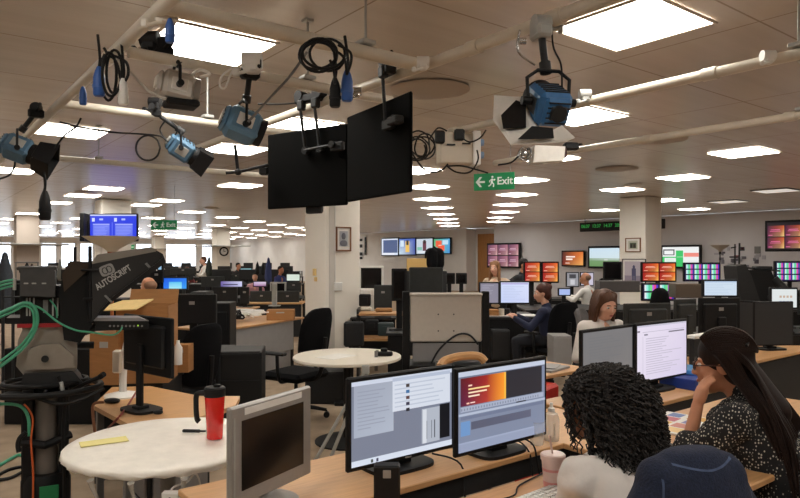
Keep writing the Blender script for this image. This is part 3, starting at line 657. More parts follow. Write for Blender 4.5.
lamp_head('blue and grey lamp with black barn doors nearest the left edge', 21, 150, 4.0, RC+math.radians(-60)+PI, math.radians(24), .88, mat('dusty blue enamel', (84, 120, 148), .5, nz=.1), clamp=(36, 112, 4.0), roll=.5, flare=(.1, .22, .09))
lamp_head('small blue lamp with a black barn door below the loop of cable', 184, 150, 4.2, RC+math.radians(-70)+PI, math.radians(32), .85, mat('dusty blue enamel', (84, 120, 148), .5), clamp=(154, 112, 4.15), roll=-.4, flare=(.09, .2, .085))
lamp_head('blue and white vented lamp hung from a white clamp', 246, 127, 3.2, RC+math.radians(118), math.radians(20), .92, mat('pale blue enamel', (96, 136, 168), .45), clamp=(250, 72, 3.15), body2=white, roll=.2, barn=False)
L2 = lamp_head('small silver lamp without barn doors near the top left light', 181, 88, 3.0, RC+math.radians(120), math.radians(8), .82, mat('bright silver casing', (196, 192, 186), .35, .2), clamp=(163, 50, 2.98), barn=False, body2=white, vents=False, ringm=silver)
part('under_shadow_plate', B().box((0, 0, -.075), (.12, .15, .03), .008), black, L2)
L5 = lamp_head('largest blue lamp with white sheet over its black doors, top centre', 546, 103, 2.42, RC+math.radians(193), math.radians(-32), .85, clm=lgrey, col=mat('bright blue enamel', (54, 112, 168), .4, nz=.1), clamp=(541, 30, 2.44), barn=False, body2=mat('dark round cap', (60, 66, 72), .5))
part('rear_cap', B().xf(Mx.Rotation(math.radians(-32), 4, 'X') @ Mx.Scale(.85, 4)).cyl((0, .13, 0), (0, .15, 0), .035), dark, L5)
wsh = mat('white diffusion sheet', (226, 222, 216), .7, nz=.04)
def sheet(b, pts, th=.003):
    n = len(pts); q = [Mx.Rotation(-L5.rotation_euler[2], 4, 'Z') @ (Pp(*p)-L5.location) for p in pts]; nn = (q[1]-q[0]).cross(q[2]-q[0]).normalized()*th
    return b.add(q+[v+nn for v in q], [tuple(range(n)), tuple(range(2*n-1, n-1, -1))]+[(i, (i+1) % n, n+(i+1) % n, n+i) for i in range(n)])
part('diffusion_sheet', sheet(sheet(B(), [(494, 95, 2.5), (522, 97, 2.46), (540, 122, 2.4), (534, 141, 2.3), (511, 145, 2.3), (493, 120, 2.42)]), [(511, 145, 2.3), (534, 140, 2.3), (562, 126, 2.34), (575, 138, 2.36), (566, 142, 2.34), (540, 144, 2.3)]), wsh, L5, ang=.2)
part('barn_door', sheet(sheet(B(), [(501, 115, 2.4), (516, 100, 2.42), (526, 104, 2.4), (526, 127, 2.34), (503, 128, 2.34)], .004), [(518, 139, 2.28), (532, 126, 2.3), (553, 128, 2.32), (554, 138, 2.3), (540, 139, 2.28)], .004), black, L5, ang=.2)
part('safety_wire', B().tube(spline([Mx.Rotation(-L5.rotation_euler[2], 4, 'Z') @ (Pp(*p)-L5.location) for p in ((552, 12, 2.5), (553, 45, 2.44), (561, 65, 2.4), (562, 92, 2.4))], 6), .0035), black, L5)
single('safety_hook', B().tube(spline([Pp(520, 30, 2.4), Pp(517, 45, 2.4), Pp(521, 55, 2.4), Pp(535, 65, 2.42)], 5), .004).cyl(Pp(519, 41, 2.4), Pp(526, 41, 2.4), .013), chrome, 'small metal clip hanging left of the largest blue lamp', 'hook')
# arm stuck out to the left of the panels
single('articulated_arm', B().tube([Pp(235, 145, 3.7), Pp(238, 172, 3.7)], .01).tube([Pp(226, 173, 3.7), Pp(238, 172, 3.7), Pp(268, 165, 3.85)], .009).ell(Pp(238, 172, 3.7), (.02, .02, .02)).box(Pp(264, 171, 3.88), (.05, .05, .05), .008, R=RC), dark, 'thin jointed arm reaching to the left black panel', 'arm')
# beige control box on the third tube, white wrapped lamp on the fourth
p = Pp(456, 149, 4.6)
t = thing('control_box', 'beige box strapped under the tube above the exit sign', 'box', p, RC+.15)
part('box_body', B().box((0, .02, 0), (.25, .14, .22), .01), cream, t); part('side_plate', B().box((.135, -.0, .0), (.05, .16, .24), .004), white, t)
part('strap_clamp', B().box((-.13, -.06, .07), (.07, .04, .09), .01).box((.01, -.06, .09), (.07, .04, .08), .01).box((-.05, -.06, .02), (.06, .01, .01)).box((.06, -.06, .03), (.06, .01, .01)), black, t)
for z in (.05, -.04): part('blue_socket', B().cyl((.16, 0, z), (.2, 0, z), .025), mat('pale blue plug', (120, 150, 190), .4), t)
p = Pp(548, 155, 4.4)
t = thing('studio_lamp', 'lamp wrapped in a white sheet behind the largest blue lamp', 'studio lamp', p, RC+.1)
part('lamp_body', B().box((0, 0, 0), (.17, .1, .08), .02).box((.1, 0, .01), (.04, .09, .07), .01), mat('dark red lamp body', (70, 44, 44), .5), t)
part('white_wrap', B().xz([(-.12, -.06), (.09, -.045), (.1, .05), (-.11, .055)], -.06, .055), wsh, t)
part('reflector_cage', B().tube([(-.17+.045*math.cos(2*PI*k/14), -.04, .045*math.sin(2*PI*k/14)) for k in range(14)], .008, closed=True).ell((-.17, 0, 0), (.04, .04, .04)), chrome, t)
part('pipe_clamp', B().box((.16, 0, .06), (.1, .06, .05), .01).tube([(.1, 0, .05), (.24, 0, .08)], .008).tube([(.05, 0, .03), (.16, 0, .06)], .012), black, t)
# bits on the tubes
def clampbit(label, px, py, d, m=black, s=1.0):
    t = thing('tube_clamp', label, 'clamp', Pp(px, py, d), RC)
    part('clamp_body', B().box((0, 0, .02*s), (.07*s, .06*s, .07*s), .012).cyl((-.04*s, 0, .04*s), (.04*s, 0, .04*s), .036*s), m, t)
    part('lever', B().tube([(0, -.03*s, -.01*s), (-.05*s, -.04*s, -.025*s)], .008*s).box((-.06*s, -.04*s, -.02*s), (.03*s, .02*s, .035*s), .006), m, t)
    return t
clampbit('black clamp with a small crank on the tube, just below the top left light', 150, 48, 2.95)
clampbit('white painted clamp holding the vented lamp', 252, 70, 3.1, white, 1.1)
clampbit('black clamp on the tube above the small barn door lamp', 155, 108, 4.15, black, .9)
clampbit('pale clamp where the left tube meets the crossing tube at the top', 165, 22, 2.4, pipew)
clampbit('pale socket block on the right hand tube near the edge', 768, 62, 2.95, white, .7)
clampbit('pale clamp on the middle tube left of the large blue lamp', 423, 68, 2.95, white, .7)
clampbit('silver wing clamp hanging under the middle tube beside the blue plug', 357, 96, 3.4, chrome, .6)
clampbit('silver wing clamp on the lower right tube', 585, 100, 3.7, lgrey, .8)
def blueplug(label, px, py, d, m=bluep, s=1, rz=0, tail=True):
    t = thing('cable_plug', label, 'plug', Pp(px, py, d), RC+rz)
    if tail: part('lead', B().tube(spline([(0, 0, .07*s), (.004, 0, .12*s), (-.01, .01, .2)], 4), .006), black, t)
    part('plug_body', B()._lathe([(.022*s, -.07*s), (.027*s, -.06*s), (.027*s, .02*s), (.02*s, .05*s), (.01*s, .075*s)], V((0, 0, 0)), 20, True), m, t)
    part('grip', B()._lathe([(.03*s, -.03*s), (.03*s, -.015*s)], V((0, 0, 0)), 20, True), m, t); return t
blueplug('blue power plug hanging beside the black plug, under the coiled cable', 347, 86, 2.55, s=.85)
blueplug('black plug hanging at the end of the coiled cable', 335, 93, 2.55, black, .8)
blueplug('blue power plug in the cable bundle at the top left', 99, 82, 2.7, s=.85)
blueplug('white plug hanging in the cable bundle at the top left', 123, 92, 2.7, white, .75)
blueplug('blue power plug pointing right at the end of the top tube', 170, 31, 2.3, s=.6, tail=False)
blueplug('blue socket end on the left tube above the nearest barn door lamp', 83, 96, 3.1, s=.6, tail=False)
blueplug('black tapered plug dangling on its lead at the far left', 45, 206, 4.0, black, 1.25)
def cable(label, pts, d, r=.005, m=black, n=6, name='cable'):
    return single(name, B().tube(spline([Pp(p[0], p[1], p[2] if len(p) > 2 else d) for p in pts], n), r), m, label, 'cable')
cable('lead holding the black tapered plug at the far left', [(44, 172), (45, 186), (44, 192), (45, 200)], 4.0, .007)
def loops(label, cx, cy, rx, ry, d, n, jit, r=.006, tails=(), seed=1, m=black):
    rd = random.Random(seed); b = B(); pts = []
    for k in range(n*10+1):
        a = 2*PI*k/10; q = 1+jit*math.sin(k*.7+seed); pts.append(Pp(cx+rx*q*math.cos(a)+jit*8*math.sin(k*.23), cy+ry*q*math.sin(a), d+.05*math.sin(k*.31)))
    b.tube(spline(pts, 3), r)
    for tl in tails: b.tube(spline([Pp(x, y, d) for x, y in tl], 5), r)
    return single('coiled_cable', b, m, label, 'cable')
loops('black cable coiled over the crossing tube at the top, left of centre', 322, 58, 18, 15, 2.5, 4, .32, .0055, [[(334, 50), (344, 58), (347, 75)], [(330, 60), (334, 72), (335, 84)], [(338, 45), (350, 52), (351, 62), (347, 74)]], 2)
loops('bundle of black cable hooked on the left tube at the top left', 113, 78, 8, 22, 2.7, 3, .3, .006, [[(112, 55), (126, 62), (128, 75), (122, 85)], [(104, 48), (108, 55)], [(105, 54), (100, 66), (99, 74)]], 3)
loops('single black cable loop between the two small barn door lamps', 148, 148, 12, 12.5, 4.1, 1, .0, .006, [[(60, 122), (80, 127), (110, 132), (140, 134), (160, 136), (168, 142)]], 1)
loops('tangle of black cable between the right black panel and the beige box', 418, 145, 11, 11, 3.9, 5, .45, .005, [[(410, 150), (425, 170), (440, 171), (448, 164)], [(446, 165), (456, 172), (470, 172), (478, 160), (477, 150)], [(430, 138), (438, 128), (447, 131)], [(462, 138), (470, 142), (480, 138), (486, 130)]], 5)
cable('pale flex running from the coil to the vented lamp', [(307, 52), (290, 76), (270, 98), (248, 122)], 2.9, .006, grey)
cable('pale flex from the cable bundle to the silver lamp', [(118, 60), (136, 78), (150, 92), (166, 99)], 2.8, .006, mat('pale flex', (190, 184, 176), .5))
cable('black cable from the left barn door lamp up to the tube', [(55, 148), (65, 135), (76, 127), (81, 118)], 4.0, .006)
cable('black cable from behind the left lamp to the left edge', [(-6, 180), (8, 176), (14, 168), (15, 160)], 4.0, .006)
cable('thin black cable slung from the tangle to the exit sign', [(448, 166), (462, 166), (478, 170), (488, 173)], 4.4, .006)
cable('black cable sagging from the wrapped lamp', [(498, 165), (512, 162), (522, 152), (530, 148)], 4.4, .006)
cable('black cable lying along the crossing tube toward the panels', [(258, 104), (285, 104), (312, 101)], 3.9, .005)
cable('fine white lead with clip beside the white clamp', [(232, 68), (222, 76), (220, 86), (225, 88), (230, 76), (233, 70)], 3.1, .005, white)
cable('short white leads right of the silver lamp', [(190, 76), (200, 70), (210, 74), (200, 77)], 3.0, .007, white)
cable('second loop of cable at the small barn door lamp', [(166, 120), (160, 130), (168, 140), (178, 130), (172, 122)], 4.15, .005)

# ---------------- exit signs, clock board ----------------
def exit_sign(label, p, rz, w_, h_, hang=True):
    t = thing('exit_sign', label, 'exit sign', p, rz)
    part('sign_board', B().box((0, 0, 0), (w_, .012, h_), .003), signg, t)
    y = -.0075; k = h_
    b = B().xz([(-w_*.45, 0), (-w_*.35, k*.3), (-w_*.29, k*.3), (-w_*.36, k*.06), (-w_*.22, k*.06), (-w_*.22, -k*.06), (-w_*.36, -k*.06), (-w_*.29, -k*.3), (-w_*.35, -k*.3)], y, y+.003)
    part('arrow', b, signw, t)
    mn = B().ell((-w_*.035, y, k*.27), (k*.07, .003, k*.07)).tube([(-w_*.04, y, k*.17), (-w_*.05, y, -k*.05)], k*.06, 6).tube([(-w_*.05, y, -k*.05), (-w_*.0, y, -k*.16), (-w_*.01, y, -k*.32)], k*.045, 6).tube([(-w_*.05, y, -k*.05), (-w_*.08, y, -k*.2), (-w_*.13, y, -k*.27)], k*.045, 6).tube([(-w_*.04, y, k*.15), (w_*.01, y, k*.06), (w_*.03, y, k*.14)], k*.035, 6).tube([(-w_*.04, y, k*.15), (-w_*.1, y, k*.05), (-w_*.1, y, -k*.04)], k*.035, 6)
    part('running_figure', mn, signw, t)
    text('Exit', k*.62, signw, t, Mx.Translation((w_*.27, y, 0)) @ FACE, bold=.002)
    if hang: part('hanging_wire', B().cyl((-w_*.4, 0, h_/2), (-w_*.4, 0, CZ-p[2]), .003).cyl((w_*.4, 0, h_/2), (w_*.4, 0, CZ-p[2]), .003), grey, t)
    return t
exit_sign('green exit sign hanging right of the black panels', Pp(494, 181.5, 6.3), RC-.45, .41, .165)
exit_sign('green exit sign hanging beside the blue display', Pp(164, 225, 11.5), RC, .46, .17)
exit_sign('tiny distant green exit sign below the blue display', Pp(129, 247, 30), RC, .5, .2)
def face_x(px, py, X): return onX(px, py, X)
p = onX(603, 226.5, 18.2)
t = thing('digital_clock_board', 'black digital clock board with green figures near the ceiling', 'clock', p, -PI/2)
part('board', B().box((0, 0, 0), (1.75, .12, .3), .01), black, t)
part('hanging_rod', B().cyl((-.7, 0, .15), (-.7, 0, CZ-p.z), .015).cyl((.7, 0, .15), (.7, 0, CZ-p.z), .015), black, t)
led = mat('green led', (60, 190, 90), .5, emit=.3)
for k in range(4): text('12:4%d' % k if False else ('06:37', '13:37', '14:37', '20:37')[k], .15, led, t, Mx.Translation((-.64+.43*k, -.0615, .02)) @ FACE, bold=.003)

# ---------------- wall screens ----------------
def wallscreen(label, x0, y0, x1, y1, X, cells, glow=1.0, name='wall_screen', nrm=-PI/2, on=onX, group=None, fr=.05):
    a = on(x0, y1, X); b = on(x1, y1, X); z1 = on((x0+x1)/2, y0, X).z; z0 = on((x0+x1)/2, y1, X).z; L = (a-b).length; c = (a+b)/2
    t = thing(name, label, 'screen', (c.x, c.y, z0), nrm, group)
    hs = part('frame', B().box((0, .03, (z1-z0)/2), (L, .08, z1-z0), .01), black, t)
    screen('screen', L-2*fr, z1-z0-2*fr, cells, hs, (0, -.012, (z1-z0)/2), glow, dy=-.002)
    part('bracket', B().box((0, .12, (z1-z0)/2), (.3, .12, .3)), black, t); return t
G6 = ((96, 62, 92), (190, 120, 140), (232, 190, 186), (126, 62, 82))
wallscreen('dim pink six picture screen on the wall behind the standing pair', 487, 243, 520, 268, 18.85, fire4(0, 0, 1, 1, 3, 2, G6, (230, 190, 210)), .9)
wallscreen('small orange title screen on the back wall', 561.5, 250.5, 584.5, 266.5, 18.85, [(0, 0, 1, 1, ((60, 24, 30), (230, 120, 50), (240, 170, 90), (110, 24, 24))), (.18, .32, .62, .42, (255, 236, 225)), (.18, .5, .5, .62, (255, 236, 225)), (.15, .82, .36, .88, (255, 220, 210))], 1)
wallscreen('screen showing a pale sky over green hills', 588, 246, 621.5, 268.5, 18.85, [(0, 0, 1, 1, ((200, 222, 236), (206, 226, 240), (214, 228, 226), (206, 224, 226))), (0, .55, 1, .72, ((150, 176, 150), (190, 206, 200), (140, 164, 140), (130, 160, 124))), (0, .68, 1, 1, ((110, 150, 100), (124, 156, 112), (96, 136, 84), (104, 146, 92))), (.5, .6, .62, .68, (200, 206, 200))], 1, fr=.07)
gn = (60, 196, 104)
wallscreen('screen with green and white planner blocks on the right wall', 661, 245, 701, 268.5, 18.85, [(0, 0, 1, 1, (238, 240, 240)), (.02, .12, .34, .42, (50, 54, 58)), (.05, .18, .31, .38, (240, 242, 242)), (.38, .18, .58, 1, gn), (.0, .5, .38, .56, gn), (0, .56, .06, 1, gn), (.1, .62, .34, .8, (222, 240, 226)), (0, .86, .38, 1, gn), (.6, .3, 1, .5, (238, 140, 128)), (.6, .72, 1, .74, (214, 218, 218)), (.4, .5, .58, .52, (210, 240, 214))], 1, fr=.06)
wallscreen('large four picture screen with fiery images at the top right', 765, 220, 806, 251.5, 15.5, [(0, 0, 1, 1, (24, 16, 26))]+fire4(.0, .1, 1.0, .98, 2, 2, ((70, 24, 60), (210, 90, 40), (250, 210, 130), (100, 30, 70)), (240, 120, 170)), .9)
cols4 = [[(0, 0, 1, 1, (214, 224, 240)), (.1, .08, .98, .86, (64, 84, 128)), (0, .9, .8, .98, (238, 240, 246))],
 [(0, 0, 1, 1, ((70, 110, 190), (40, 70, 170), (60, 80, 150), (200, 220, 230))), (.4, .15, .65, .85, (236, 190, 90)), (.46, .1, .6, .4, (40, 34, 30)), (.08, .1, .3, .5, (210, 226, 240))],
 [(0, 0, 1, 1, (196, 208, 220)), (.4, .15, .62, .8, (96, 40, 60)), (.44, .08, .58, .3, (30, 24, 26)), (.05, .55, .35, .75, (120, 190, 170)), (.1, .84, .9, .92, (230, 236, 240))],
 [(0, 0, 1, 1, ((80, 170, 110), (90, 170, 220), (60, 140, 210), (100, 190, 130))), (.12, .12, .5, .55, (238, 92, 60)), (.24, .45, .68, .85, (238, 92, 60)), (.55, .1, .9, .4, (190, 220, 240)), (.3, .42, .5, .47, (250, 220, 200))]]
for k, l in enumerate(('leftmost wall screen of the row of four, dark blue picture', 'second wall screen of the row of four, blue picture with yellow centre', 'third wall screen of the row of four, pale picture with dark red centre', 'rightmost wall screen of the row of four, orange shape on blue and green')):
    wallscreen(l, 381.4+17.35*k, 237.8+0*k, 398.6+17.35*k, 256-.6*k+.0, 20.3, cols4[k], 1, group=None, fr=.05)
def framed(label, p, rz, w_, h_, fm, inner, bd=.02):
    t = thing('picture_frame', label, 'picture', p, rz)
    part('frame', B().box((0, 0, h_/2-bd/2), (w_, .03, bd), .003).box((0, 0, -h_/2+bd/2), (w_, .03, bd), .003).box((w_/2-bd/2, 0, 0), (bd, .03, h_), .003).box((-w_/2+bd/2, 0, 0), (bd, .03, h_), .003), fm, t)
    b = B().box((0, .002, 0), (w_-bd, .01, h_-bd)); ms = [paper]
    for k, (x0, z0, x1, z1, c) in enumerate(inner):
        b.mat(k+1).box(((x0+x1)/2*w_, -.004-.0006*k, (z0+z1)/2*h_), ((x1-x0)*w_, .002, (z1-z0)*h_)); ms.append(mat('print %s' % (c,), c, .7))
    pt = part('print', b, ms, t); return t
fwm = mat('oak frame', (132, 84, 48), .5)
p = onY(343.5, 239, 7.745)
q = framed('framed grey portrait on the broad pillar', p, 0, .25, .345, fwm, [(-.28, -.3, .28, .32, (176, 178, 184))])
part('portrait', B().ell((0, -.006, .04), (.036, .004, .05)).ell((0, -.006, -.06), (.065, .004, .045)), mat('pencil grey', (110, 112, 122), .8), q)
p = onX(633, 245, 12.27); framed('small brown framed picture of a group on the right hand pillar', p, -PI/2, .36, .3, fwm, [(-.3, -.3, .3, .3, (196, 196, 180)), (-.2, -.22, .22, .16, (92, 100, 80)), (-.16, -.2, -.04, .06, (50, 46, 44)), (.04, -.2, .16, .06, (60, 50, 46))])
p = onX(634, 275, 12.27); q = framed('large black framed picture of a standing figure on the right hand pillar', p, -PI/2, .55, .68, black, [(-.4, -.3, .38, .42, (190, 180, 190)), (-.4, -.3, .38, -.02, (150, 138, 156))], .014)
part('standing_figure', B().ell((-.0, -.008, .17), (.03, .004, .04)).box((0, -.008, .06), (.1, .004, .16), .01).box((-.02, -.008, -.1), (.035, .004, .18), .008).box((.03, -.008, -.1), (.035, .004, .18), .008), mat('faded print navy', (84, 84, 116), .8), q)
# clock on the far pillar
p = Pp(224, 251.5, 29.4)
t = thing('wall_clock', 'round wall clock on the far pillar', 'clock', p, RC); M2 = FACE
part('rim', B().xf(FACE).tube([(.18*math.cos(2*PI*k/24), .18*math.sin(2*PI*k/24), 0) for k in range(24)], .035, closed=True), black, t)
part('dial', B().xf(FACE).cyl((0, 0, -.02), (0, 0, .01), .17), white, t); part('hands', B().box((0, -.03, .06), (.02, .01, .12)).box((.04, -.03, 0), (.09, .01, .02)), black, t)
# noticeboard bits left of posters, right wall notices
for k, (py, h) in enumerate(((240, 3), (246, 4), (254, 4), (258, 3))):
    p = onX(361, py, 20.35); single('wall_notice', B().box((0, 0, 0), (.03, .25, h*.045), .004), black, 'small dark notice beside the broad pillar, on the wall of the row of four screens', 'notice', p, 0, 'dark notices beside the pillar')
p = onX(365.5, 246, 20.35); single('wall_notice', B().box((0, 0, 0), (.03, .16, 1.0), .004), black, 'tall thin dark strip on the wall right of the small notices', 'notice', p)
rd = random.Random(3)
for k in range(26):
    p = onX(rd.uniform(708, 764), rd.uniform(248, 268), 18.98); c = rd.choice([(96, 92, 104), (150, 90, 96), (120, 120, 130), (176, 176, 186)])
    single('wall_note', B().box((0, 0, 0), (.02, rd.uniform(.06, .14), rd.uniform(.05, .12))), mat('note %s' % (c,), c, .8), 'small note pinned on the right wall behind the black camera', 'note', p, 0, 'notes pinned on the right wall')
p = onX(757.5, 250, 18.98); single('wall_notice', B().box((0, 0, 0), (.02, .16, .2)), grey, 'grey square notice on the right wall beside the fiery screen', 'notice', p)

# ---------------- blue display on its pillar ----------------
bl = [(0, 0, 1, 1, (40, 60, 214)), (.0, 0, 1, .05, (190, 200, 250)), (.04, .13, .1, .27, (200, 210, 250)), (.2, .15, .28, .22, (170, 184, 250)), (.52, .13, .58, .27, (200, 210, 250)), (.68, .15, .76, .22, (170, 184, 250)), (.06, .4, .42, .86, ((96, 112, 226), (110, 124, 230), (90, 104, 220), (96, 112, 226))), (.54, .4, .92, .86, ((96, 112, 226), (110, 124, 230), (90, 104, 220), (96, 112, 226))), (.06, .36, .42, .39, (180, 190, 250)), (.54, .36, .92, .39, (180, 190, 250)), (0, .92, .04, 1, (220, 226, 250)), (.47, .3, .49, .9, (90, 104, 230))]
bl += rows(.08, .44, .4, .84, 7, (140, 152, 240), .3, .3)+rows(.56, .44, .9, .84, 7, (140, 152, 240), .3, .3, 4)
p = Pp(113.5, 243, 13.9); t = thing('information_display', 'bright blue information display mounted high at the left', 'screen', (p.x, p.y, hz(241, 13.9)), RC)
hs = part('frame', B().box((0, .03, .29), (1.03, .08, .6), .01), black, t); screen('screen', .99, .55, bl, hs, (0, -.013, .29), 1.15, dy=-.001)
part('bracket', B().box((0, .25, .3), (.3, .4, .2)), black, t)
p = Pp(88, 228, 14.1); single('information_display', B().box((0, 0, 0), (.09, .9, .6), .01).box((.04, 0, 0), (.04, .4, .3)), black, 'black screen seen from its side, left of the blue display', 'screen', p, RC+.18)
# uplighters
def uplighter(label, px, d, ztop, rt_, rb, h, m, neck):
    t = thing('floor_uplighter', label, 'floor lamp', W(px, d), RC)
    part('bowl', B()._lathe([(rb, ztop-h), (rb*1.6, ztop-h*.8), (rt_*.8, ztop-h*.25), (rt_, ztop), (rt_*.97, ztop), (rt_*.75, ztop-h*.22), (rb, ztop-h*.75)], V((0, 0, 0)), 36, True), m, t)
    part('neck', B().cyl((0, 0, ztop-h-.07), (0, 0, ztop-h), rb*.85, rb*1.0), neck, t); part('pole', B().cyl((0, 0, .02), (0, 0, ztop-h-.05), .014), neck, t)
    part('base', B()._lathe([(.14, 0), (.14, .02), (.02, .035)], V((0, 0, 0)), 28, True), neck, t)
uplighter('cream bowl shaped floor uplighter behind the prompter hood', 112, 5.3, hz(236.5, 5.3), .225, .035, .125, mat('cream lamp glass', (255, 246, 226), .5), mat('turned wood', (170, 96, 50), .5))
uplighter('pale bowl shaped floor uplighter by the right wall', 720, 16.5, hz(245, 16.5), .23, .03, .17, mat('dull lamp glass', (176, 168, 160), .5), dark)
# ---------------- pedestal camera with prompter ----------------
CX, CD = 46, 3.5; S_ = CD/F
t = thing('studio_camera', 'pedestal studio camera with a black prompter hood at the left edge', 'camera', W(CX, CD), RC); CAM = t
CRZ = RC+math.radians(26); CAM.rotation_euler[2] = CRZ
def L(px, py, y=0):
    Ri = Mx.Rotation(-CRZ, 4, 'Z'); dl = Ri @ (FW+RT*((px-HX)/F)+V((0, 0, (HY-py)/F))); ol = Ri @ (V((0, 0, H))-W(CX, CD)); p = ol+dl*((y-ol.y)/dl.y); return (p.x, p.z)
def Lx(px, py, y=0): a = L(px, py, y); return V((a[0], y, a[1]))
t
def plate(b, pts, y0, y1): return b.xz([L(p[0], p[1], y0) for p in pts], y0, y1)
ped = part('pedestal_column', B()._lathe([(.058, .1), (.058, .86)], V((0, 0, 0)), 28, True), mat('pedestal grey', (112, 106, 100), .4, .2), t)
part('column_rail', B().box((-.085, 0, .5), (.055, .12, .78), .01).box((.085, 0, .5), (.05, .12, .78), .01), black, t)
part('column_collar', B()._lathe([(.1, .0), (.12, .02), (.12, .4), (.1, .44)], V((0, 0, 0)), 28, True).tube([(-.13, -.03, .62), (0, -.085, .6), (.12, -.03, .63)], .022), black, t)
part('green_label', B().box((.02, -.122, .36), (.09, .006, .07), .002), mat('label green', (30, 130, 80), .5), t)
for k, a in enumerate((.4, 2.5, 4.6)):
    part('wheel_leg', B().tube([(.05*math.cos(a), .05*math.sin(a), .12), (.34*math.cos(a), .34*math.sin(a), .08)], .045).cyl((.33*math.cos(a), .33*math.sin(a)-.02, .05), (.33*math.cos(a), .33*math.sin(a)+.02, .05), .05), dark, t)
rg = B()
for rad, z, r in ((.27, hz(388, CD), .017), (.2, hz(381, CD), .012)): rg.tube([(rad*math.cos(2*PI*k/40), rad*.8*math.sin(2*PI*k/40), z) for k in range(40)], r, closed=True)
for a in (.5, 2.6, 4.7): rg.tube([(0, 0, hz(388, CD)-.02), (.27*math.cos(a), .27*.8*math.sin(a), hz(388, CD))], .012)
part('steering_ring', rg, black, t)
hd = part('pan_head', plate(plate(B(), [(24, 326), (72, 326), (77, 345), (77, 368), (70, 376), (26, 378), (16, 366), (18, 340)], -.08, .1), [(28, 350), (40, 345), (60, 344), (74, 356), (74, 368), (26, 370)], -.12, -.08), mat('head beige grey', (142, 134, 124), .5, nz=.05), t)
part('tilt_knob', B().cyl(Lx(45, 359, -.12), Lx(45, 359, -.15), .018), black, hd)
part('head_base', plate(B(), [(24, 374), (74, 372), (84, 384), (20, 386)], -.11, .11), dark, t)
part('camera_plate', plate(B(), [(6, 318), (66, 318), (70, 324), (6, 324)], -.1, .12), black, t)
part('red_plate', plate(B(), [(17, 324), (65, 323), (64, 327), (17, 328)], -.105, .12), mat('anodised red', (160, 34, 40), .4), t)
cb = part('camera_body', plate(B(), [(20, 286), (70, 286), (70, 318), (20, 319)], -.1, .14), black, t)
st = B()
for px in (26, 29, 33, 52, 57): plate(st, [(px, 298), (px+1.6, 298), (px+1.6, 316), (px, 316)], -.106, -.1)
part('body_strips', st, lgrey, cb); plate_ = plate(B(), [(43, 300), (48, 300), (48, 313), (43, 313)], -.105, -.1); part('body_label', plate_, grey, cb)
vf = part('viewfinder', plate(B(), [(20, 270), (24, 268), (53, 267.5), (55, 272), (55, 297), (20, 296)], -.17, .03).xf(Mx()).box(tuple(Lx(38, 268, -.06)), (.18, .22, .02), .006), mat('viewfinder grey', (62, 62, 62), .5, nz=.1), t)
for px in (26, 34, 44): part('button', B().box(tuple(Lx(px, 283.4, -.172)), (.02, .004, .007)), lgrey, vf)
part('mirror_shroud', plate(B(), [(58, 292), (68, 266), (80, 262), (92, 262), (92, 325), (80, 343), (64, 340)], -.14, .08), mat('black cloth', (14, 14, 15), .9), t)
part('shroud_flap', plate(B(), [(62, 274), (70, 261), (90, 262), (86, 272), (64, 292)], -.155, -.1), mat('brownish cloth', (58, 48, 38), .9), t)
part('upright_rod', B().cyl(Lx(75, 247, .02), Lx(75, 300, .02), .0085).cyl(Lx(90, 246, -.15), Lx(90, 322, -.15), .01).box(tuple(Lx(90, 270, -.17)), (.09, .02, .012), .003).box(tuple(Lx(88, 299, -.17)), (.05, .02, .012), .003), black, t)
# hood
hood = [(92, 263), (156, 250), (163, 254), (166, 262), (160, 267), (112, 302), (96, 318), (92, 322)]
hp = part('prompter_hood', plate(B(), hood, -.16, .06), mat('hood black', (30, 30, 31), .6, nz=.1), t)
part('hood_top', plate(B(), [(92, 262), (98, 254.5), (150, 247), (157, 249.5), (156, 251.5), (92, 264)], -.165, .065), mat('hood grey lid', (134, 128, 120), .6), hp)
part('hood_rail', plate(B(), [(98, 313), (110, 299), (158, 262), (163, 257), (164, 260), (159, 265), (112, 301), (99, 316)], -.168, -.158), mat('rail black', (16, 16, 17), .35), hp)
part('rail_clip', plate(B(), [(145, 264), (147, 262.5), (151, 267), (149, 268)], -.171, -.16), grey, hp); part('rail_clip', plate(B(), [(104, 296), (106, 295), (113, 302), (111, 303)], -.171, -.16), grey, hp)
an = math.radians(33)
# badge and lettering
c0 = Lx(107, 270, -.163)
bd = B(); r8 = [(.037*math.copysign(abs(math.cos(a))**.5, math.cos(a)), .029*math.copysign(abs(math.sin(a))**.5, math.sin(a))) for a in [2*PI*k/28 for k in range(28)]]
bd.prism(r8, 0, .003, Mx.Translation(c0) @ Mx.Rotation(-an*.7, 4, 'Y') @ FACE)
part('badge', bd, mat('badge grey', (150, 150, 150), .5), hp)
b2 = B()
for s in (-1, 1): b2.xf(Mx.Translation(c0+V((0, -.004, 0))) @ Mx.Rotation(-an*.7, 4, 'Y') @ FACE).tube([(s*.011+.013*math.cos(2*PI*k/16), .017*math.sin(2*PI*k/16), 0) for k in range(16)], .0022, 6, closed=True)
part('badge_mark', b2, dark, hp)
text('AUTOSCRIPT', .046, mat('lettering grey', (176, 176, 176), .5), hp, Mx.Translation(Lx(113.5, 277.5, -.1615)) @ Mx.Rotation(-an, 4, 'Y') @ FACE, bold=.0012, sx=.74)
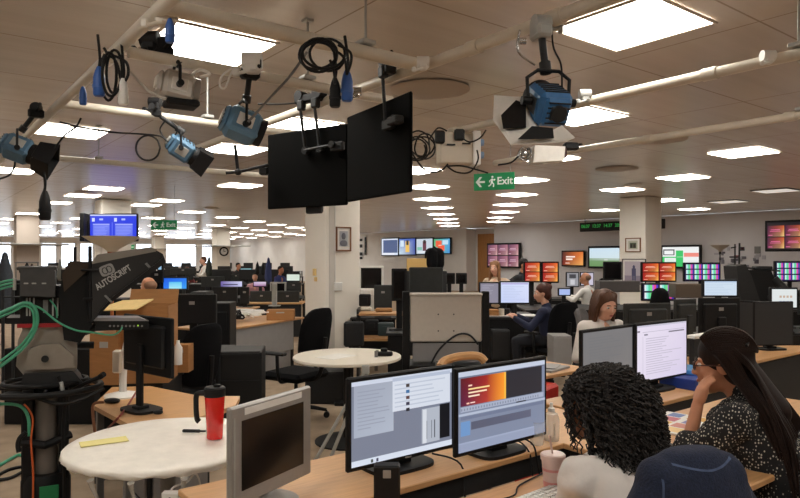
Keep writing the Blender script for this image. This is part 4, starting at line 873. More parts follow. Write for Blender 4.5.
# device on an arm
dv = part('prompter_driver', plate(B(), [(95, 320), (148, 320), (150, 329), (96, 331)], -.12, .04), black, t)
part('driver_lid', plate(B(), [(92, 318), (140, 318), (149, 321), (94, 321)], -.121, .04), mat('lid grey', (150, 148, 150), .4), dv)
cn = B()
for k in range(9): cn.cyl(Lx(110+k*4, 326, -.12), Lx(110+k*4, 326, -.128), .006, seg=10)
part('connectors', cn, grey, dv); part('status_lamp', B().cyl(Lx(138, 325.5, -.12), Lx(138, 325.5, -.13), .004), mat('green lamp', (170, 220, 60), .4, emit=1), dv)
part('support_arm', B().tube([Lx(84, 332), Lx(98, 326)], .022).tube([Lx(60, 345, .05), Lx(94, 345, .05)], .02), dark, t)
part('pan_bar', B().tube([Lx(70, 392, -.05), Lx(86, 383, -.12), Lx(100, 377, -.2)], .012).tube([Lx(100, 377, -.2), Lx(104, 374, -.22)], .015), black, t)
# cables of the camera
def cb_(label, pts, m=green, r=.008, y=-.14, nm='camera_cable'):
    part(nm, B().tube(spline([Lx(p[0], p[1], p[2] if len(p) > 2 else y) for p in pts], 8), r), m, CAM, label)
cb_('thick green cable arching under the viewfinder', [(-4, 315), (12, 308), (25, 303), (33, 306), (37, 315), (36, 327), (28, 342), (14, 356), (-4, 369)], r=.009)
cb_('second green cable beside the thick one', [(-4, 319), (14, 311), (24, 306), (31, 309), (34, 318), (32, 330), (20, 346), (-4, 364)], r=.006)
cb_('thin green cable crossing to the driver box', [(24, 303), (40, 308), (58, 322, -.17), (75, 330, -.2), (88, 332, -.18), (96, 333), (112, 335), (120, 331), (122, 327, -.13)], r=.005)
cb_('thin green cable from the body down', [(50, 300, -.12), (56, 308), (57, 318)], r=.004)
for k in range(3): cb_('green lead entering the viewfinder from the left', [(-4, 284+3.2*k), (6, 281+3.2*k), (15, 279.5+3*k)], r=.006)
cb_('silver connectors of the green leads', [(14.5, 278), (14.5, 290)], lgrey, .008)
cb_('green cable looping down the column', [(-4, 404), (10, 404), (20, 406), (26, 412), (29, 422), (29, 436)], r=.008, y=-.12)
cb_('orange cable beside the column', [(24, 404), (29, 410), (33, 420), (31, 440), (33, 470), (33, 500)], orange, .005, -.12)
cb_('black cable round the ring', [(-4, 400), (10, 393), (30, 396), (60, 404, -.2), (85, 398, -.2), (104, 388, -.2)], black, .01)
cb_('black cable down the front of the column', [(58, 376), (62, 386), (65, 400), (63, 430), (64, 470), (64, 500)], black, .009)
cb_('black hanging handle', [(26, 432), (20, 438), (18, 445), (19, 452)], black, .012)
part('cable_marker', B().cyl(Lx(61, 382, -.155), Lx(63, 392, -.155), .01), lgrey, CAM)
for k, (pts, m_, l) in enumerate((([(-5, 468), (12, 458), (20, 455), (30, 460)], green, 'green cable lying on the carpet at the left edge'), ([(-5, 477), (8, 470), (20, 467), (30, 466)], black, 'black cable lying on the carpet at the left edge'), ([(-5, 480), (10, 478), (26, 470), (30, 470)], black, 'second black cable lying on the carpet at the left edge'))):
    single('cable', B().tube(spline([G(x, y, .012) for x, y in pts], 6), .012), m_, l, 'cable')

# ---------------- left desk and what stands there ----------------
t = thing('desk', 'beech corner desk holding the turned black monitor and a white monitor arm', 'desk', (0, 0, 0))
q = [G(x, y, .73) for x, y in ((93, 405), (128, 424), (190, 420), (236, 405), (240, 396), (200, 396), (150, 386), (112, 387))]
part('desktop', B().prism([(v.x, v.y) for v in q], .704, .73), wood, t)
for x, y in ((100, 405), (128, 421), (190, 416), (150, 388)):
    v = G(x, y, .7); part('leg', B().box((v.x, v.y, .35), (.04, .04, .7), .004), grey, t)
dw = thing('drawer_unit', 'grey drawer pedestal beneath the left beech desk', 'drawers', (1.06, 3.72, 0), 0)
part('carcass', B().box((.17, .1, .34), (.34, .46, .66), .006), dark, dw)
for k in range(3): f = part('drawer', B().box((-.01, .1, .16+k*.2), (.02, .42, .17), .004).box((.17, -.14, .16+k*.2), (.3, .02, .17), .004), panelg, dw); part('handle', B().box((-.025, .1, .21+k*.2), (.015, .14, .012), .003), dark, f)
monitor('monitor', 'black monitor turned away on the left beech desk, on a flat grey base', G(148, 409, .73), RC+math.radians(142), .5, .33, .2, body=black, base='flat', basew=.24, neckw=.05)
t = thing('desk_stand', 'white monitor stand column on the left beech desk', 'stand', G(123, 396, .73), RC)
part('column', B().tube(spline([(0, 0, .0), (0, 0, .12), (.01, 0, .25), (.03, 0, .34)], 4), .024), white, t); part('bracket', B().box((-.02, -.03, .22), (.05, .05, .14), .008), cream, t)
part('base', B()._lathe([(.11, 0), (.11, .01), (.03, .03)], V((0, 0, 0)), 28, True), white, t)
single('computer_mouse', B().ell((0, 0, .014), (.05, .028, .016)), black, 'black mouse at the left corner of the left beech desk', 'mouse', G(112, 403, .73), RC)
single('computer_mouse', B().ell((0, 0, .01), (.028, .02, .012)), black, 'small black dongle before the base of the turned monitor', 'dongle', G(158, 414, .73), RC)
single('cable', B().tube(spline([G(142, 392, .75)+V((0, 0, .06)), G(128, 405, .74), G(118, 418, .735), G(108, 428, .6)], 6), .006), mat('dark red lead', (130, 40, 30), .5), 'dark red lead running across the left beech desk to its corner', 'cable')
single('cable', B().tube(spline([Pp(104, 402, 3.6), Pp(94, 404, 3.6), Pp(93, 415, 3.6), Pp(95, 432, 3.55)], 6), .008), mat('tan lead', (150, 100, 70), .6), 'tan lead drooping over the corner of the left beech desk', 'cable')
def carton(label, loc, rz, sx, sy, sz, open_=False, m=card):
    t = thing('cardboard_box', label, 'box', loc, rz)
    b = B(); th = .006
    for c, s in (((0, -sy/2, sz/2), (sx, th, sz)), ((0, sy/2, sz/2), (sx, th, sz)), ((-sx/2, 0, sz/2), (th, sy, sz)), ((sx/2, 0, sz/2), (th, sy, sz)), ((0, 0, th/2), (sx, sy, th))): b.box(c, s)
    part('carton', b, m, t)
    if open_:
        part('flap', B().add([(-sx/2, sy/2, sz), (sx/2, sy/2, sz), (sx/2, sy/2+.05, sz+.1), (-sx/2, sy/2+.05, sz+.1), (-sx/2, sy/2+.006, sz), (sx/2, sy/2+.006, sz), (sx/2, sy/2+.056, sz+.1), (-sx/2, sy/2+.056, sz+.1)], [(0, 1, 2, 3), (7, 6, 5, 4), (0, 4, 5, 1), (2, 6, 7, 3), (1, 5, 6, 2), (3, 7, 4, 0)]), m, t)
    else: part('lid', B().box((0, 0, sz+.002), (sx+.004, sy+.004, .006)), m, t)
    part('tape', B().box((0, -sy/2-.004, sz*.8), (sx*.3, .002, sz*.12)), lgrey, t); return t
carton('tall open brown cardboard box behind the driver box at left', W(148, 4.6)+V((0, 0, .725)), RC+.12, .34, .3, .53, True)
single('side_table', B().box((0, 0, .71), (.5, .46, .03), .004).box((-.22, 0, .35), (.04, .4, .7)).box((.22, 0, .35), (.04, .4, .7)), dark, 'low dark table under the tall open cardboard box', 'table', W(140, 4.75), RC)
carton('small brown cardboard box hanging behind the pan head', W(112, 4.5)+V((0, 0, .725)), RC-.1, .2, .2, .34)
t = thing('envelope', 'manila envelope lying on top of the driver box cartons', 'envelope', W(126, 4.45)+V((0, 0, hz(310, 4.45))), RC); part('envelope_body', B().add([(-.18, -.1, .0), (.12, -.13, .01), (.14, .13, .06), (-.08, .14, .05), (-.18, -.1, .008), (.12, -.13, .018), (.14, .13, .068), (-.08, .14, .058)], [(3, 2, 1, 0), (4, 5, 6, 7), (0, 1, 5, 4), (1, 2, 6, 5), (2, 3, 7, 6), (3, 0, 4, 7)]), yellowp, t)
single('bottle', B()._lathe([(.03, 0), (.03, .12), (.012, .15), (.012, .17)], V((0, 0, 0)), 20, True), white, 'white spray bottle right of the tall open cardboard box', 'bottle', W(178, 4.6)+V((0, 0, .83)), 0)
carton('small pale carton right of the tall open cardboard box', W(184, 4.9)+V((0, 0, .73)), RC, .1, .12, .2)

# ---------------- tv on a trolley ----------------
t = thing('television_trolley', 'back of a large cream screen on a black wheeled trolley', 'television', W(446, 5.85), RC+.02)
z0, z1 = hz(342, 5.85), hz(293.5, 5.85)
tv = part('screen_back', B().box((0, .03, (z0+z1)/2), (.655, .06, z1-z0), .012).box((0, .03, z1-.01), (.665, .09, .03), .01), mat('cream grey casing', (206, 198, 188), .55, nz=.03), t)
part('screws', B().cyl((-.07, -.003, z0+.25), (-.07, .0, z0+.25), .007, seg=10).cyl((.07, -.003, z0+.25), (.07, .0, z0+.25), .007, seg=10).cyl((-.07, -.003, z0+.1), (-.07, 0, z0+.1), .007, seg=10).cyl((.07, -.003, z0+.1), (.07, 0, z0+.1), .007, seg=10), dark, tv)
part('lower_panel', B().box((-.0, .05, z0-.1), (.6, .03, .16), .004), panelg, t); part('front_screen', B().box((0, .064, (z0+z1)/2), (.6, .006, z1-z0-.06)), blank, tv)
for s in (-1, 1):
    part('post', B().box((s*.36, .03, .72), (.065, .08, 1.12), .006), black, t); part('foot', B().box((s*.36, .03, .08), (.06, .5, .05), .01), black, t)
    for q in (-1, 1): part('caster', B().cyl((s*.36-.015, .03+q*.22, .03), (s*.36+.015, .03+q*.22, .03), .03, seg=14), black, t)
part('shelf', B().box((0, .05, .62), (.66, .4, .03), .004).box((0, .08, .5), (.5, .3, .2), .01).box((0, .05, .28), (.66, .03, .05)), black, t)
part('hanging_cable', B().tube(spline([(-.14, -.02, z0-.2), (-.06, -.03, z0-.06), (.08, -.03, z0+.06), (.2, -.03, z0+.07), (.29, -.01, z0-.02)], 6), .009), dark, t)
t = thing('office_chair', 'chair with a curved beech back rail in front of the trolley', 'chair', W(462, 4.6), RC)
zb = hz(357, 4.6)
part('back_rail', B().tube(spline([(-.16, -.06, zb-.06), (-.12, 0, zb-.025), (0, .04, zb), (.12, .04, zb), (.17, .03, zb-.04)], 6), [.03]*25), wood, t)
part('seat', B().box((0, -.05, .45), (.42, .42, .03), .012), wood, t)
for a in (-.17, .17):
    for b in (-.2, .1): part('leg', B().cyl((a, b, 0), (a, b, .45 if b < 0 else zb-.04), .012), grey, t)
t = thing('black_monitor', 'flat dark monitor back standing behind the cream screen', 'monitor', W(426, 6.6)+V((0, 0, 0)), RC); part('housing', B().box((0, 0, hz(280, 6.6)), (.345, .05, .26), .01), backp, t); part('stand', B().box((0, .02, .55), (.08, .05, 1.1), .005), black, t); part('base', B().box((0, .02, .02), (.5, .4, .04), .01), black, t)

# ---------------- middle distance desks, racks, monitors ----------------
def bench(label, x0, x1, yy, d, z=.73, depth=.6, top=wood, front=dark, fz=None, rz=None, cat='desk'):
    a = W(x0, d); b = W(x1, d); Lb = (b-a).length
    t = thing('desk', label, cat, (a.x, a.y, 0), RC if rz is None else rz)
    part('desktop', B().box((Lb/2, depth/2, z-.013), (Lb, depth, .026), .004), top, t)
    part('front_panel', B().box((Lb/2, .03, (z-.03)/2+.05), (Lb-.04, .02, z-.13)), front, t)
    for s in (.04, Lb-.04): part('leg', B().box((s, depth-.05, (z-.03)/2), (.05, .05, z-.03)), dark, t)
    return t
a = V((3.0, 7.35, 0)); b = V((4.62, 8.17, 0)); rz = math.atan2(.82, 1.62)
t = thing('desk', 'beech desk with grey modesty panel left of the broad pillar', 'desk', a, rz)
part('desktop', B().box((.85, .35, .717), (1.8, .7, .026), .004), wood, t); part('modesty_panel', B().box((.8, .04, .5), (1.45, .02, .4), .003), panelg, t); part('lower_panel', B().box((1.2, .07, .18), (.6, .02, .34), .003), panelg, t)
for x in (0, 1.5): part('leg', B().box((x+.03, .3, .35), (.06, .5, .7), .004), black, t)
t = carton('flat brown box on the desk left of the broad pillar', W(281, 8.9)+V((0, 0, .73)), RC+.1, .36, .25, .13)
def tangle(label, px, py, d, r, m, n=5, seed=1, w_=.006):
    rd = random.Random(seed); b = B(); c = Pp(px, py, d)
    for i in range(n):
        q = []
        for k in range(9): q.append(c+V((rd.uniform(-1, 1)*r, rd.uniform(-1, 1)*r, rd.uniform(-.25, .35)*r*.7)))
        b.tube(spline(q, 5), w_)
    return single('cable_tangle', b, m, label, 'cables')
tangle('tangle of white cable on the desk left of the broad pillar', 248, 314, 8.7, .22, white, 5, 2, .01)
tangle('tangle of black cable beside the white one', 222, 316, 8.4, .26, black, 6, 3, .011)
for k, (x0, x1, y0, y1, d, mm, l) in enumerate(((196, 230, 303, 328, 7.6, black, 'low black equipment at the left end of the grey panel desk'), (190, 206, 292, 330, 7.0, black, 'tall black box behind the left black chair'))):
    z1 = hz(y0, d); single('equipment_box', B().box((0, .15, z1/2), ((x1-x0)/F*d, .3, z1), .01).box((0, .0, z1*.8), ((x1-x0)/F*d*.8, .02, z1*.2), .004), mm, l, 'equipment', W((x0+x1)/2, d), RC)
bench('far desk row with orange edge, behind the black equipment', 204, 252, 0, 10.5, .74, .6, wood, dark)
bench('desk row under the two big black monitors left of the pillar', 244, 302, 0, 12, .73)
def mback(label, x0, x1, y0, y1, d, lit=None, m=backp, rz=0, glow=1.0, z=None, cells=None, rim=None, group=None, tz=None):
    """a distant monitor; its foot stands on the desk at .73"""
    wd = (x1-x0)/F*d; ht = (y1-y0)/F*d; zb = hz(y1, d); base = tz if tz is not None else min(.73, zb-.04)
    c = cells if cells is not None else ([(0, 0, 1, 1, lit)] if lit else None)
    o = thing('monitor', label, 'monitor', W((x0+x1)/2, d)+V((0, 0, base)), RC+rz, group)
    hs = part('housing', B().box((0, .02, zb-base+ht/2), (wd, .05, ht), .008), rim or m, o)
    if c: screen('screen', wd-.04, ht-.04, c, hs, (0, -.008, zb-base+ht/2), glow, dy=-.001)
    elif rz == 0 and rim: part('screen', B().box((0, -.006, zb-base+ht/2), (wd-.06, .006, ht-.06)), blank, hs)
    else: part('badge', B().box((0, -.006, zb-base+ht*.7), (.05, .004, .03)), silver, hs)
    part('stand', B().box((0, .05, (zb-base+ht*.3)/2), (.07, .03, zb-base+ht*.3), .004), m, o)
    part('base', B().box((0, .05, .008), (.24, .2, .016), .005), m, o)
    return o
single('stand_column', B().box((0, 0, .2), (.09, .05, .42), .01).box((0, 0, .01), (.2, .15, .02), .005), lgrey, 'pale monitor stand between the two big black monitors left of the pillar', 'stand', W(274.5, 11.6)+V((0, 0, .7)), RC)
for l, x0, x1, y0, y1, d, kw in (
 ('left one of two big black monitors, left of the broad pillar', 250, 273, 291, 307, 12.3, {}),
 ('right one of two big black monitors, left of the broad pillar', 276, 299, 291, 308, 12.2, {}),
 ('black monitor in a pale stand behind the orange edged desk', 212, 237, 287, 303, 10.9, dict(m=dark)),
 ('narrow black monitor right of the pale stand', 240, 249, 287, 304, 10.9, dict(m=dark)),
 ('long lit screen with purple and white stripe beyond the desks', 220, 243, 280.5, 287.5, 13.9, dict(cells=[(0, 0, 1, 1, ((120, 100, 170), (210, 210, 240), (200, 200, 235), (90, 80, 150))), (.1, .5, .8, .7, (60, 50, 90))])),
 ('lit pinkish screen below the blue coat', 253, 267, 281, 287, 14.0, dict(lit=((210, 190, 220), (225, 210, 230), (140, 90, 130), (150, 100, 150)))),
 ('white framed monitor left of the light grey one by the pillar', 270, 286, 282, 293, 13.4, dict(rim=lgrey, m=lgrey)),
 ('dark monitor touching the pillar, beside the white framed one', 286.5, 301, 282, 292, 13.6, {}),
 ('small white lit screen beside the broad pillar', 286, 300.5, 273.5, 281.5, 14.1, dict(lit=(214, 226, 214))),
 ('light blue lit screen in front of the seated far figure', 240, 252, 268, 276, 20, dict(lit=(160, 214, 228))),
 ('wide black monitor near the far clock pillar', 201, 224, 276.5, 287, 13.9, {}),
 ('black monitor to the right of the far clock pillar', 226, 246, 274, 280, 20, {}),
 ('black monitor right of the light blue lit screen', 252, 263, 271, 279, 20, {}),
 ('blue desktop screen behind the balding man', 162, 188, 276.8, 290, 9.4, dict(cells=[(0, 0, 1, 1, ((30, 90, 220), (40, 120, 235), (60, 160, 240), (40, 120, 240))), (.25, .35, .8, 1, ((90, 190, 245), (90, 200, 240), (160, 230, 250), (170, 235, 250)))], glow=1.0)),
 ('wide black monitor back beyond the turned monitor', 168, 216, 294, 324, 5.9, dict(m=black)),
 ('black monitor partly behind the cardboard box', 140, 166, 297, 312, 6.3, dict(m=black)),
 ('dark monitor left of the blue desktop screen', 150, 163, 271, 283, 9.3, dict(m=black)),
 ('slim light screen at the tip of the prompter hood', 157, 163, 262, 271, 9.35, dict(lit=(150, 190, 220), m=black)),
 ('black monitor standing above the blue desktop screen', 170, 196, 268, 275, 14, {}),
 ('white framed square monitor right of the broad pillar', 359, 383.5, 266, 290.5, 9.7, dict(rim=white, m=white)),
 ('dark monitor below the white framed square monitor', 374, 392, 285, 309, 9.2, {}),
 ('black monitor seen nearly edge on left of the flat dark monitor', 391.5, 407, 268.5, 301, 7.6, dict(rim=black, m=black)),
 ('twin small black monitor, left, behind the cream screen', 444, 455, 273, 284, 11.4, dict(tz=.9, rim=black, m=black)),
 ('twin small black monitor, right, behind the cream screen', 456, 467, 273, 284, 11.4, dict(tz=.9, rim=black, m=black)),
 ('lit grey window monitor beside the navy dressed woman', 479, 499.5, 282, 304, 9.6, dict(cells=[(0, 0, 1, 1, (138, 134, 150))]+rows(.1, .1, .8, .6, 6, (158, 156, 172), .5, .4), m=black)),
 ('bright white blue lit monitor beside the navy dressed woman', 499.5, 530, 281, 304, 9.5, dict(cells=[(0, 0, 1, 1, ((206, 216, 246), (216, 224, 250), (206, 214, 246), (196, 208, 244))), (.02, .02, .98, .1, (180, 176, 220))]+rows(.08, .2, .9, .9, 9, (190, 200, 232), .6, .3), m=black)),
 ('orange four picture screen, left of a touching pair', 523.5, 541, 261.3, 282.5, 11.2, dict(cells=fire4(0, 0, 1, 1, 1, 2), m=black)),
 ('orange four picture screen, right of a touching pair', 541.2, 559, 261.5, 283, 11.2, dict(cells=fire4(0, 0, 1, 1, 1, 2), m=black)),
 ('black and white picture monitor left of the man in white', 566, 579, 272, 287, 13.4, dict(cells=[(0, 0, 1, 1, (150, 150, 156)), (.2, .1, .8, .4, (60, 60, 66)), (.3, .5, .7, .9, (200, 200, 205))], m=black)),
 ('pale monitor behind the head of the man in white', 580, 594, 272, 286, 13.6, dict(lit=(204, 196, 214), m=black)),
 ('tilted pale laptop screen before the man in white', 558, 571, 288, 296, 11.2, dict(lit=(168, 186, 232), m=black)),
 ('black switched off monitor left of the right hand pillar', 603.5, 622, 261.5, 280, 11.6, dict(rim=black, m=black)),
 ('fiery orange four picture monitor right of the standing figure print', 641, 676.5, 262, 282, 11, dict(cells=fire4(0, 0, 1, 1, 2, 2), m=black)),
 ('colour bar monitor below the fiery orange one', 641.5, 676, 283, 301, 10.6, dict(cells=[(0, 0, 1, 1, (20, 10, 50))]+bars(.02, .0, .98, 1, 2, 2), m=black)),
 ('multiview monitor of twelve colour bar pictures, right of the fiery one', 683.5, 720.5, 262.5, 281.5, 11, dict(cells=[(0, 0, 1, 1, (20, 10, 60))]+bars(.02, .02, .98, .98, 4, 3), m=black)),
 ('pale blue lit monitor below the twelve picture multiview', 702.5, 738, 279.5, 297, 7.6, dict(cells=[(0, 0, 1, 1, (206, 222, 238)), (0, 0, 1, .08, (170, 190, 220))]+rows(.05, .2, .95, .9, 6, (190, 208, 228), .5, .3), m=black)),
 ('second multiview monitor of colour bar pictures at the right edge', 774.5, 808, 261, 282, 11, dict(cells=[(0, 0, 1, 1, (20, 10, 60))]+bars(.02, .02, .98, .98, 4, 3), m=black)),
 ('white lit monitor with rows of icons at the right edge', 770, 798, 287.5, 309, 7.8, dict(cells=[(0, 0, 1, 1, (222, 228, 228))]+[(.3+.14*i, .35+.3*j, .39+.14*i, .47+.3*j, ((196, 170, 150), (110, 140, 200))[j]) for i in range(4) for j in range(2)], m=black)),
 ('dark monitor at the far right behind the icon screen', 799, 814, 290, 315, 7.8, {})):
    mback(l, x0, x1, y0, y1, d, **kw)
t = thing('paper_tray', 'white paper tray in front of the blue desktop screen', 'tray', W(170, 9.0)+V((0, 0, .73)), RC)
part('tray_body', B().box((0, .1, .16), (.36, .24, .07), .006).box((-.16, .1, .06), (.02, .2, .13)).box((.16, .1, .06), (.02, .2, .13)), white, t); part('paper', B().box((.02, .1, .205), (.3, .2, .015)), paper, t)
# consoles they stand on
for l, x0, x1, d, z, dp in (('long dark console under the orange and colour bar monitors', 526, 830, 10.3, .74, 1.2), ('dark desk of the navy dressed woman with a curved white edge', 474, 540, 9.0, .75, .9), ('dark console beyond the cream screen', 395, 478, 11.0, .9, .8), ('dark desk behind the rack of beech shelves', 350, 396, 9.1, .73, .9), ('narrow dark desk under the nearly edge on monitor', 386, 412, 7.3, .73, .6),
  ('dark desk row at the far left behind the cartons', 130, 216, 8.9, .73, .7), ('dark desk row beyond, below the far clock', 166, 302, 13.4, .73, .9), ('far dark desk row at left', 60, 300, 19.5, .75, 1.0), ('farther dark desk row at left', 20, 300, 26, .75, 1.0), ('farthest dark desk row at left', 20, 300, 34, .8, 1.0), ('dark desk of the pale blue lit monitor', 690, 830, 7.3, .73, .7), ('dark desk behind the wide turned monitors', 138, 222, 5.85, .73, .5), ('dark console behind the standing pair', 480, 600, 13.1, .73, .8)):
    bench(l, x0, x1, 0, d, z, dp, top=dark, front=black)
# rack shelves right of broad pillar
t = thing('shelf_rack', 'beech shelves crowded with equipment right of the broad pillar', 'shelves', W(380, 8.6), RC)
part('shelf', B().box((0, .1, hz(314, 8.6)), (.6, .4, .03), .003), wood, t); part('shelf', B().box((.05, 0, hz(341, 8.3)), (.62, .4, .03), .003), wood, t)
part('side_frame', B().box((-.29, .1, .45), (.03, .4, .9)).box((.33, .1, .45), (.03, .4, .9)), dark, t)
for k, (x, y, d, s, mm, l) in enumerate(((372, 325, 8.2, (.16, .12, .13), black, 'black camcorder on the lower shelf beside the pillar'), (386, 329, 8.2, (.2, .15, .16), mat('dark teal', (46, 60, 62), .6), 'dark teal box on the lower shelf'), (366, 309, 8.4, (.14, .1, .05), cream, 'pale papers on the upper shelf by the pillar'), (384, 310, 8.4, (.22, .12, .05), card, 'brown tray on the upper shelf'), (399, 331, 8.2, (.1, .1, .1), card, 'small brown carton at the right end of the lower shelf'), (365, 300, 8.9, (.16, .12, .16), black, 'black box beneath the white framed square monitor'), (367, 292, 9.2, (.2, .1, .1), paper, 'white papers beneath the white framed square monitor'))):
    single('equipment_box', B().box((0, 0, 0), s, .012).box((0, -s[1]*.5, 0), (s[0]*.5, .02, s[2]*.5), .004), mm, l, 'equipment', Pp(x, y, d), RC)
t = thing('office_chair', 'small dark chair back between the broad pillar and the round white table', 'chair', W(354, 6.9), RC+.25)
part('backrest', B().box((0, 0, hz(334, 6.9)), (.22, .05, .27), .02).tube([(-.02, .05, hz(334, 6.9)), (-.02, .12, .5)], .02), dark, t); part('seat', B().box((0, .22, .46), (.4, .4, .06), .03), fabric, t); part('gas_column', B().cyl((0, .2, .02), (0, .2, .44), .03), black, t); part('base', B()._lathe([(.24, 0), (.24, .03), (.05, .07)], V((0, .2, 0)), 5, True), black, t)
single('cupboard', B().box((0, 0, .68), (.66, .4, 1.36), .01).box((-.165, -.205, .7), (.31, .02, 1.2), .004).box((.165, -.205, .7), (.31, .02, 1.2), .004), dark, 'dark cupboard beneath the yellowish carton and the rucksack', 'cupboard', W(426, 10.6), RC)
single('cardboard_box', B().box((0, 0, 0), (.34, .22, .2), .004).box((0, -.111, -.03), (.3, .002, .008)), mat('yellow cardboard', (214, 176, 110), .8), 'yellowish carton on the console below the wall screens', 'box', W(417, 10.6)+V((0, 0, 1.46)), RC)
blob('backpack', B().cap((-.07, 0, -.1), (-.07, 0, .06), .11).cap((.07, 0, -.1), (.07, 0, .06), .11).tube(spline([(-.05, 0, .1), (0, 0, .19), (.05, 0, .1)], 4), .015), fabric, None, .015).location = W(434.5, 10.6)+V((0, 0, 1.57))
tag(bpy.data.objects['backpack'], 'black rucksack on the console right of the yellowish carton', 'bag')
# grey cabinets behind chairs in the middle
for x0, x1, y0, y1, d, mm, l in ((553, 572, 336, 372, 7.6, panelg, 'grey drawer pedestal right of the navy dressed woman'), (492, 510, 330, 360, 8.8, dark, 'grey computer under the desk of the navy dressed woman'), (600, 640, 281, 292, 10.6, greyfab, 'grey low screen panel behind the brown haired woman'), (676, 703, 284, 298, 10.3, mat('dim brown board', (110, 96, 84), .8), 'brown board below the twelve picture multiview'), (305, 345, 372, 405, 7.0, dark, 'dark low pedestal behind the round white table')):
    wd = (x1-x0)/F*d; ht = (y1-y0)/F*d; tt = thing('cabinet', l, 'cabinet', Pp((x0+x1)/2, y1, d), RC)
    part('carcass', B().box((0, .15, ht/2), (wd, .3, ht), .006), mm, tt); part('front', B().box((0, -.005, ht/2), (wd*.92, .012, ht*.9), .003), mm, tt)
single('paper_sheet', B().box((0, 0, 0), (.8, .3, .006)), paper, 'white papers along the desk of the navy dressed woman', 'papers', W(508, 9.25)+V((0, 0, .757)), RC)
for px, m_, l in ((501.5, cream, 'cream mug below the bright lit monitor'), (507, black, 'black cup beside the cream mug')):
    t = thing('mug', l, 'mug', W(px, 9.2)+V((0, 0, .75)), RC); part('mug_body', B()._lathe([(.04, 0), (.045, .1)], V((0, 0, 0)), 20, True), m_, t); part('handle', B().tube([(.045, 0, .08), (.07, 0, .06), (.045, 0, .03)], .006), m_, t)
single('cardboard_box', B().box((0, 0, 0), (.2, .15, .06), .004).box((0.01, 0, .05), (.18, .14, .03), .003), card, 'small stack of brown packets below the grey window monitor', 'packets', W(491, 9.2)+V((0, 0, .78)), RC)
# camera gear cluster at right
t = thing('studio_camera', 'black hooded studio camera in front of the right wall', 'camera', W(752, 8.8), RC)
def R8(px, py, y=0): return V(((px-752)/F*8.8, y, hz(py, 8.8)))
part('hood', B().xz([(R8(*p).x, R8(*p).z) for p in ((729, 266), (738, 264), (744, 276), (752, 300), (738, 312), (731, 290))], -.2, .15), mat('hood black', (30, 30, 31), .6), t)
part('camera_body', B().xz([(R8(*p).x, R8(*p).z) for p in ((744, 270), (766, 270), (772, 284), (770, 303), (748, 305), (742, 286))], -.12, .15).box(tuple(R8(764, 297, -.13)), (.06, .04, .05), .004), black, t)
part('top_monitor', B().box(tuple(R8(762, 268)), (.22, .14, .05), .01).tube([R8(738, 267), R8(780, 271)], .012).tube([R8(735, 270), R8(735, 244)], .01).box(tuple(R8(734.5, 257)), (.12, .05, .02), .005).tube([R8(739, 268), R8(739.5, 243)], .012).tube([R8(731, 248), R8(736, 247)], .008), dark, t)
part('lens_side', B().cyl(R8(770, 278, -.1), R8(780, 292, -.16), .05, .06).tube(spline([R8(774, 300, -.15), R8(778, 288, -.2), R8(782, 296, -.2), R8(780, 304, -.18)], 5), .008), dark, t)
part('pedestal', B().cyl((0, 0, .05), (0, 0, 1.1), .1).cyl((0, 0, .0), (0, 0, .06), .35), dark, t)
t = thing('desk_phone', 'black desk phone at the right edge of the beech desk', 'phone', W(793, 6.4)+V((0, 0, .73)), RC); part('phone_body', B().xz([(-.1, 0), (.1, 0), (.1, .05), (-.1, .11)], -.1, .1), black, t); part('handset', B().box((-.06, 0, .12), (.05, .2, .03), .01), black, t)
single('cardboard_box', B().box((0, 0, .045), (.34, .2, .09), .004), cream, 'pale carton behind the foot of the large switched off monitor', 'box', (6.75, 3.0, .73), 0)
single('coat', B().cap((0, 0, -.1), (0, 0, .0), .15, .13), fabric, 'dark coat over the lower part of the colour bar monitor', 'coat', Pp(660, 296, 9.9), RC)
t = thing('screen_divider', 'dark divider with a white cap rail behind the blue binder', 'divider', W(703, 4.9), 0)
part('divider_panel', B().box((0, 0, .49), (.34, .04, .98), .004), dark, t); part('cap_rail', B().box((0, 0, 1.0), (.36, .07, .025), .004), white, t)
# far left coats
def coat(label, px, py0, py1, wpx, d, m, rz=0):
    p = Pp(px, (py0+py1)/2, d); h = (py1-py0)/F*d; w_ = wpx/F*d; t = thing('hanging_coat', label, 'coat', p, RC)
    blob('coat_body', B().cap((0, 0, h*.42), (0, 0, h*.1), w_*.14, w_*.34).cap((0, 0, h*.1), (0, 0, -h*.42), w_*.36, w_*.44).cap((-w_*.2, 0, h*.2), (-w_*.42, .0, -h*.3), w_*.13), m, t, max(.02, h/40), 4); return t
coat('large dark coat on a stand at the left edge', 5, 249, 310, 20, 7, mat('charcoal wool', (52, 56, 62), .95, nz=.2))
coat('small dark coat in front of the far left pillar, left', 22, 266, 272, 6, 18.6, black); coat('small dark coat in front of the far left pillar, middle', 27, 262, 272, 6, 18.6, black); coat('small dark coat in front of the far left pillar, right', 32, 263, 272, 5, 18.6, mat('dark brown cloth', (60, 44, 40), .9))
single('coat_rail', B().tube([Pp(15, 262.5, 18.7), Pp(39, 262.5, 18.7)], .02).tube([Pp(16, 262.5, 18.7), Pp(16, 306, 18.7)], .02).tube([Pp(38, 262.5, 18.7), Pp(38, 306, 18.7)], .02), grey, 'coat rail in front of the far left pillar', 'rail')
coat('grey coat by the distant door at left', 60, 258, 280, 6, 22, mat('grey coat cloth', (110, 112, 108), .95))
coat('dark green coat on a stand left of the far clock pillar', 209, 255.5, 276, 7, 19, mat('green black cloth', (44, 50, 46), .95))
coat('blue coat on a tall stand left of the broad pillar', 268.5, 256, 283, 8, 15, mat('blue anorak', (60, 70, 116), .9))
coat('black coat left of the blue coat', 257.5, 260.5, 274, 5, 17, black); coat('second black coat left of the blue coat', 263, 261, 275, 5, 17, black)
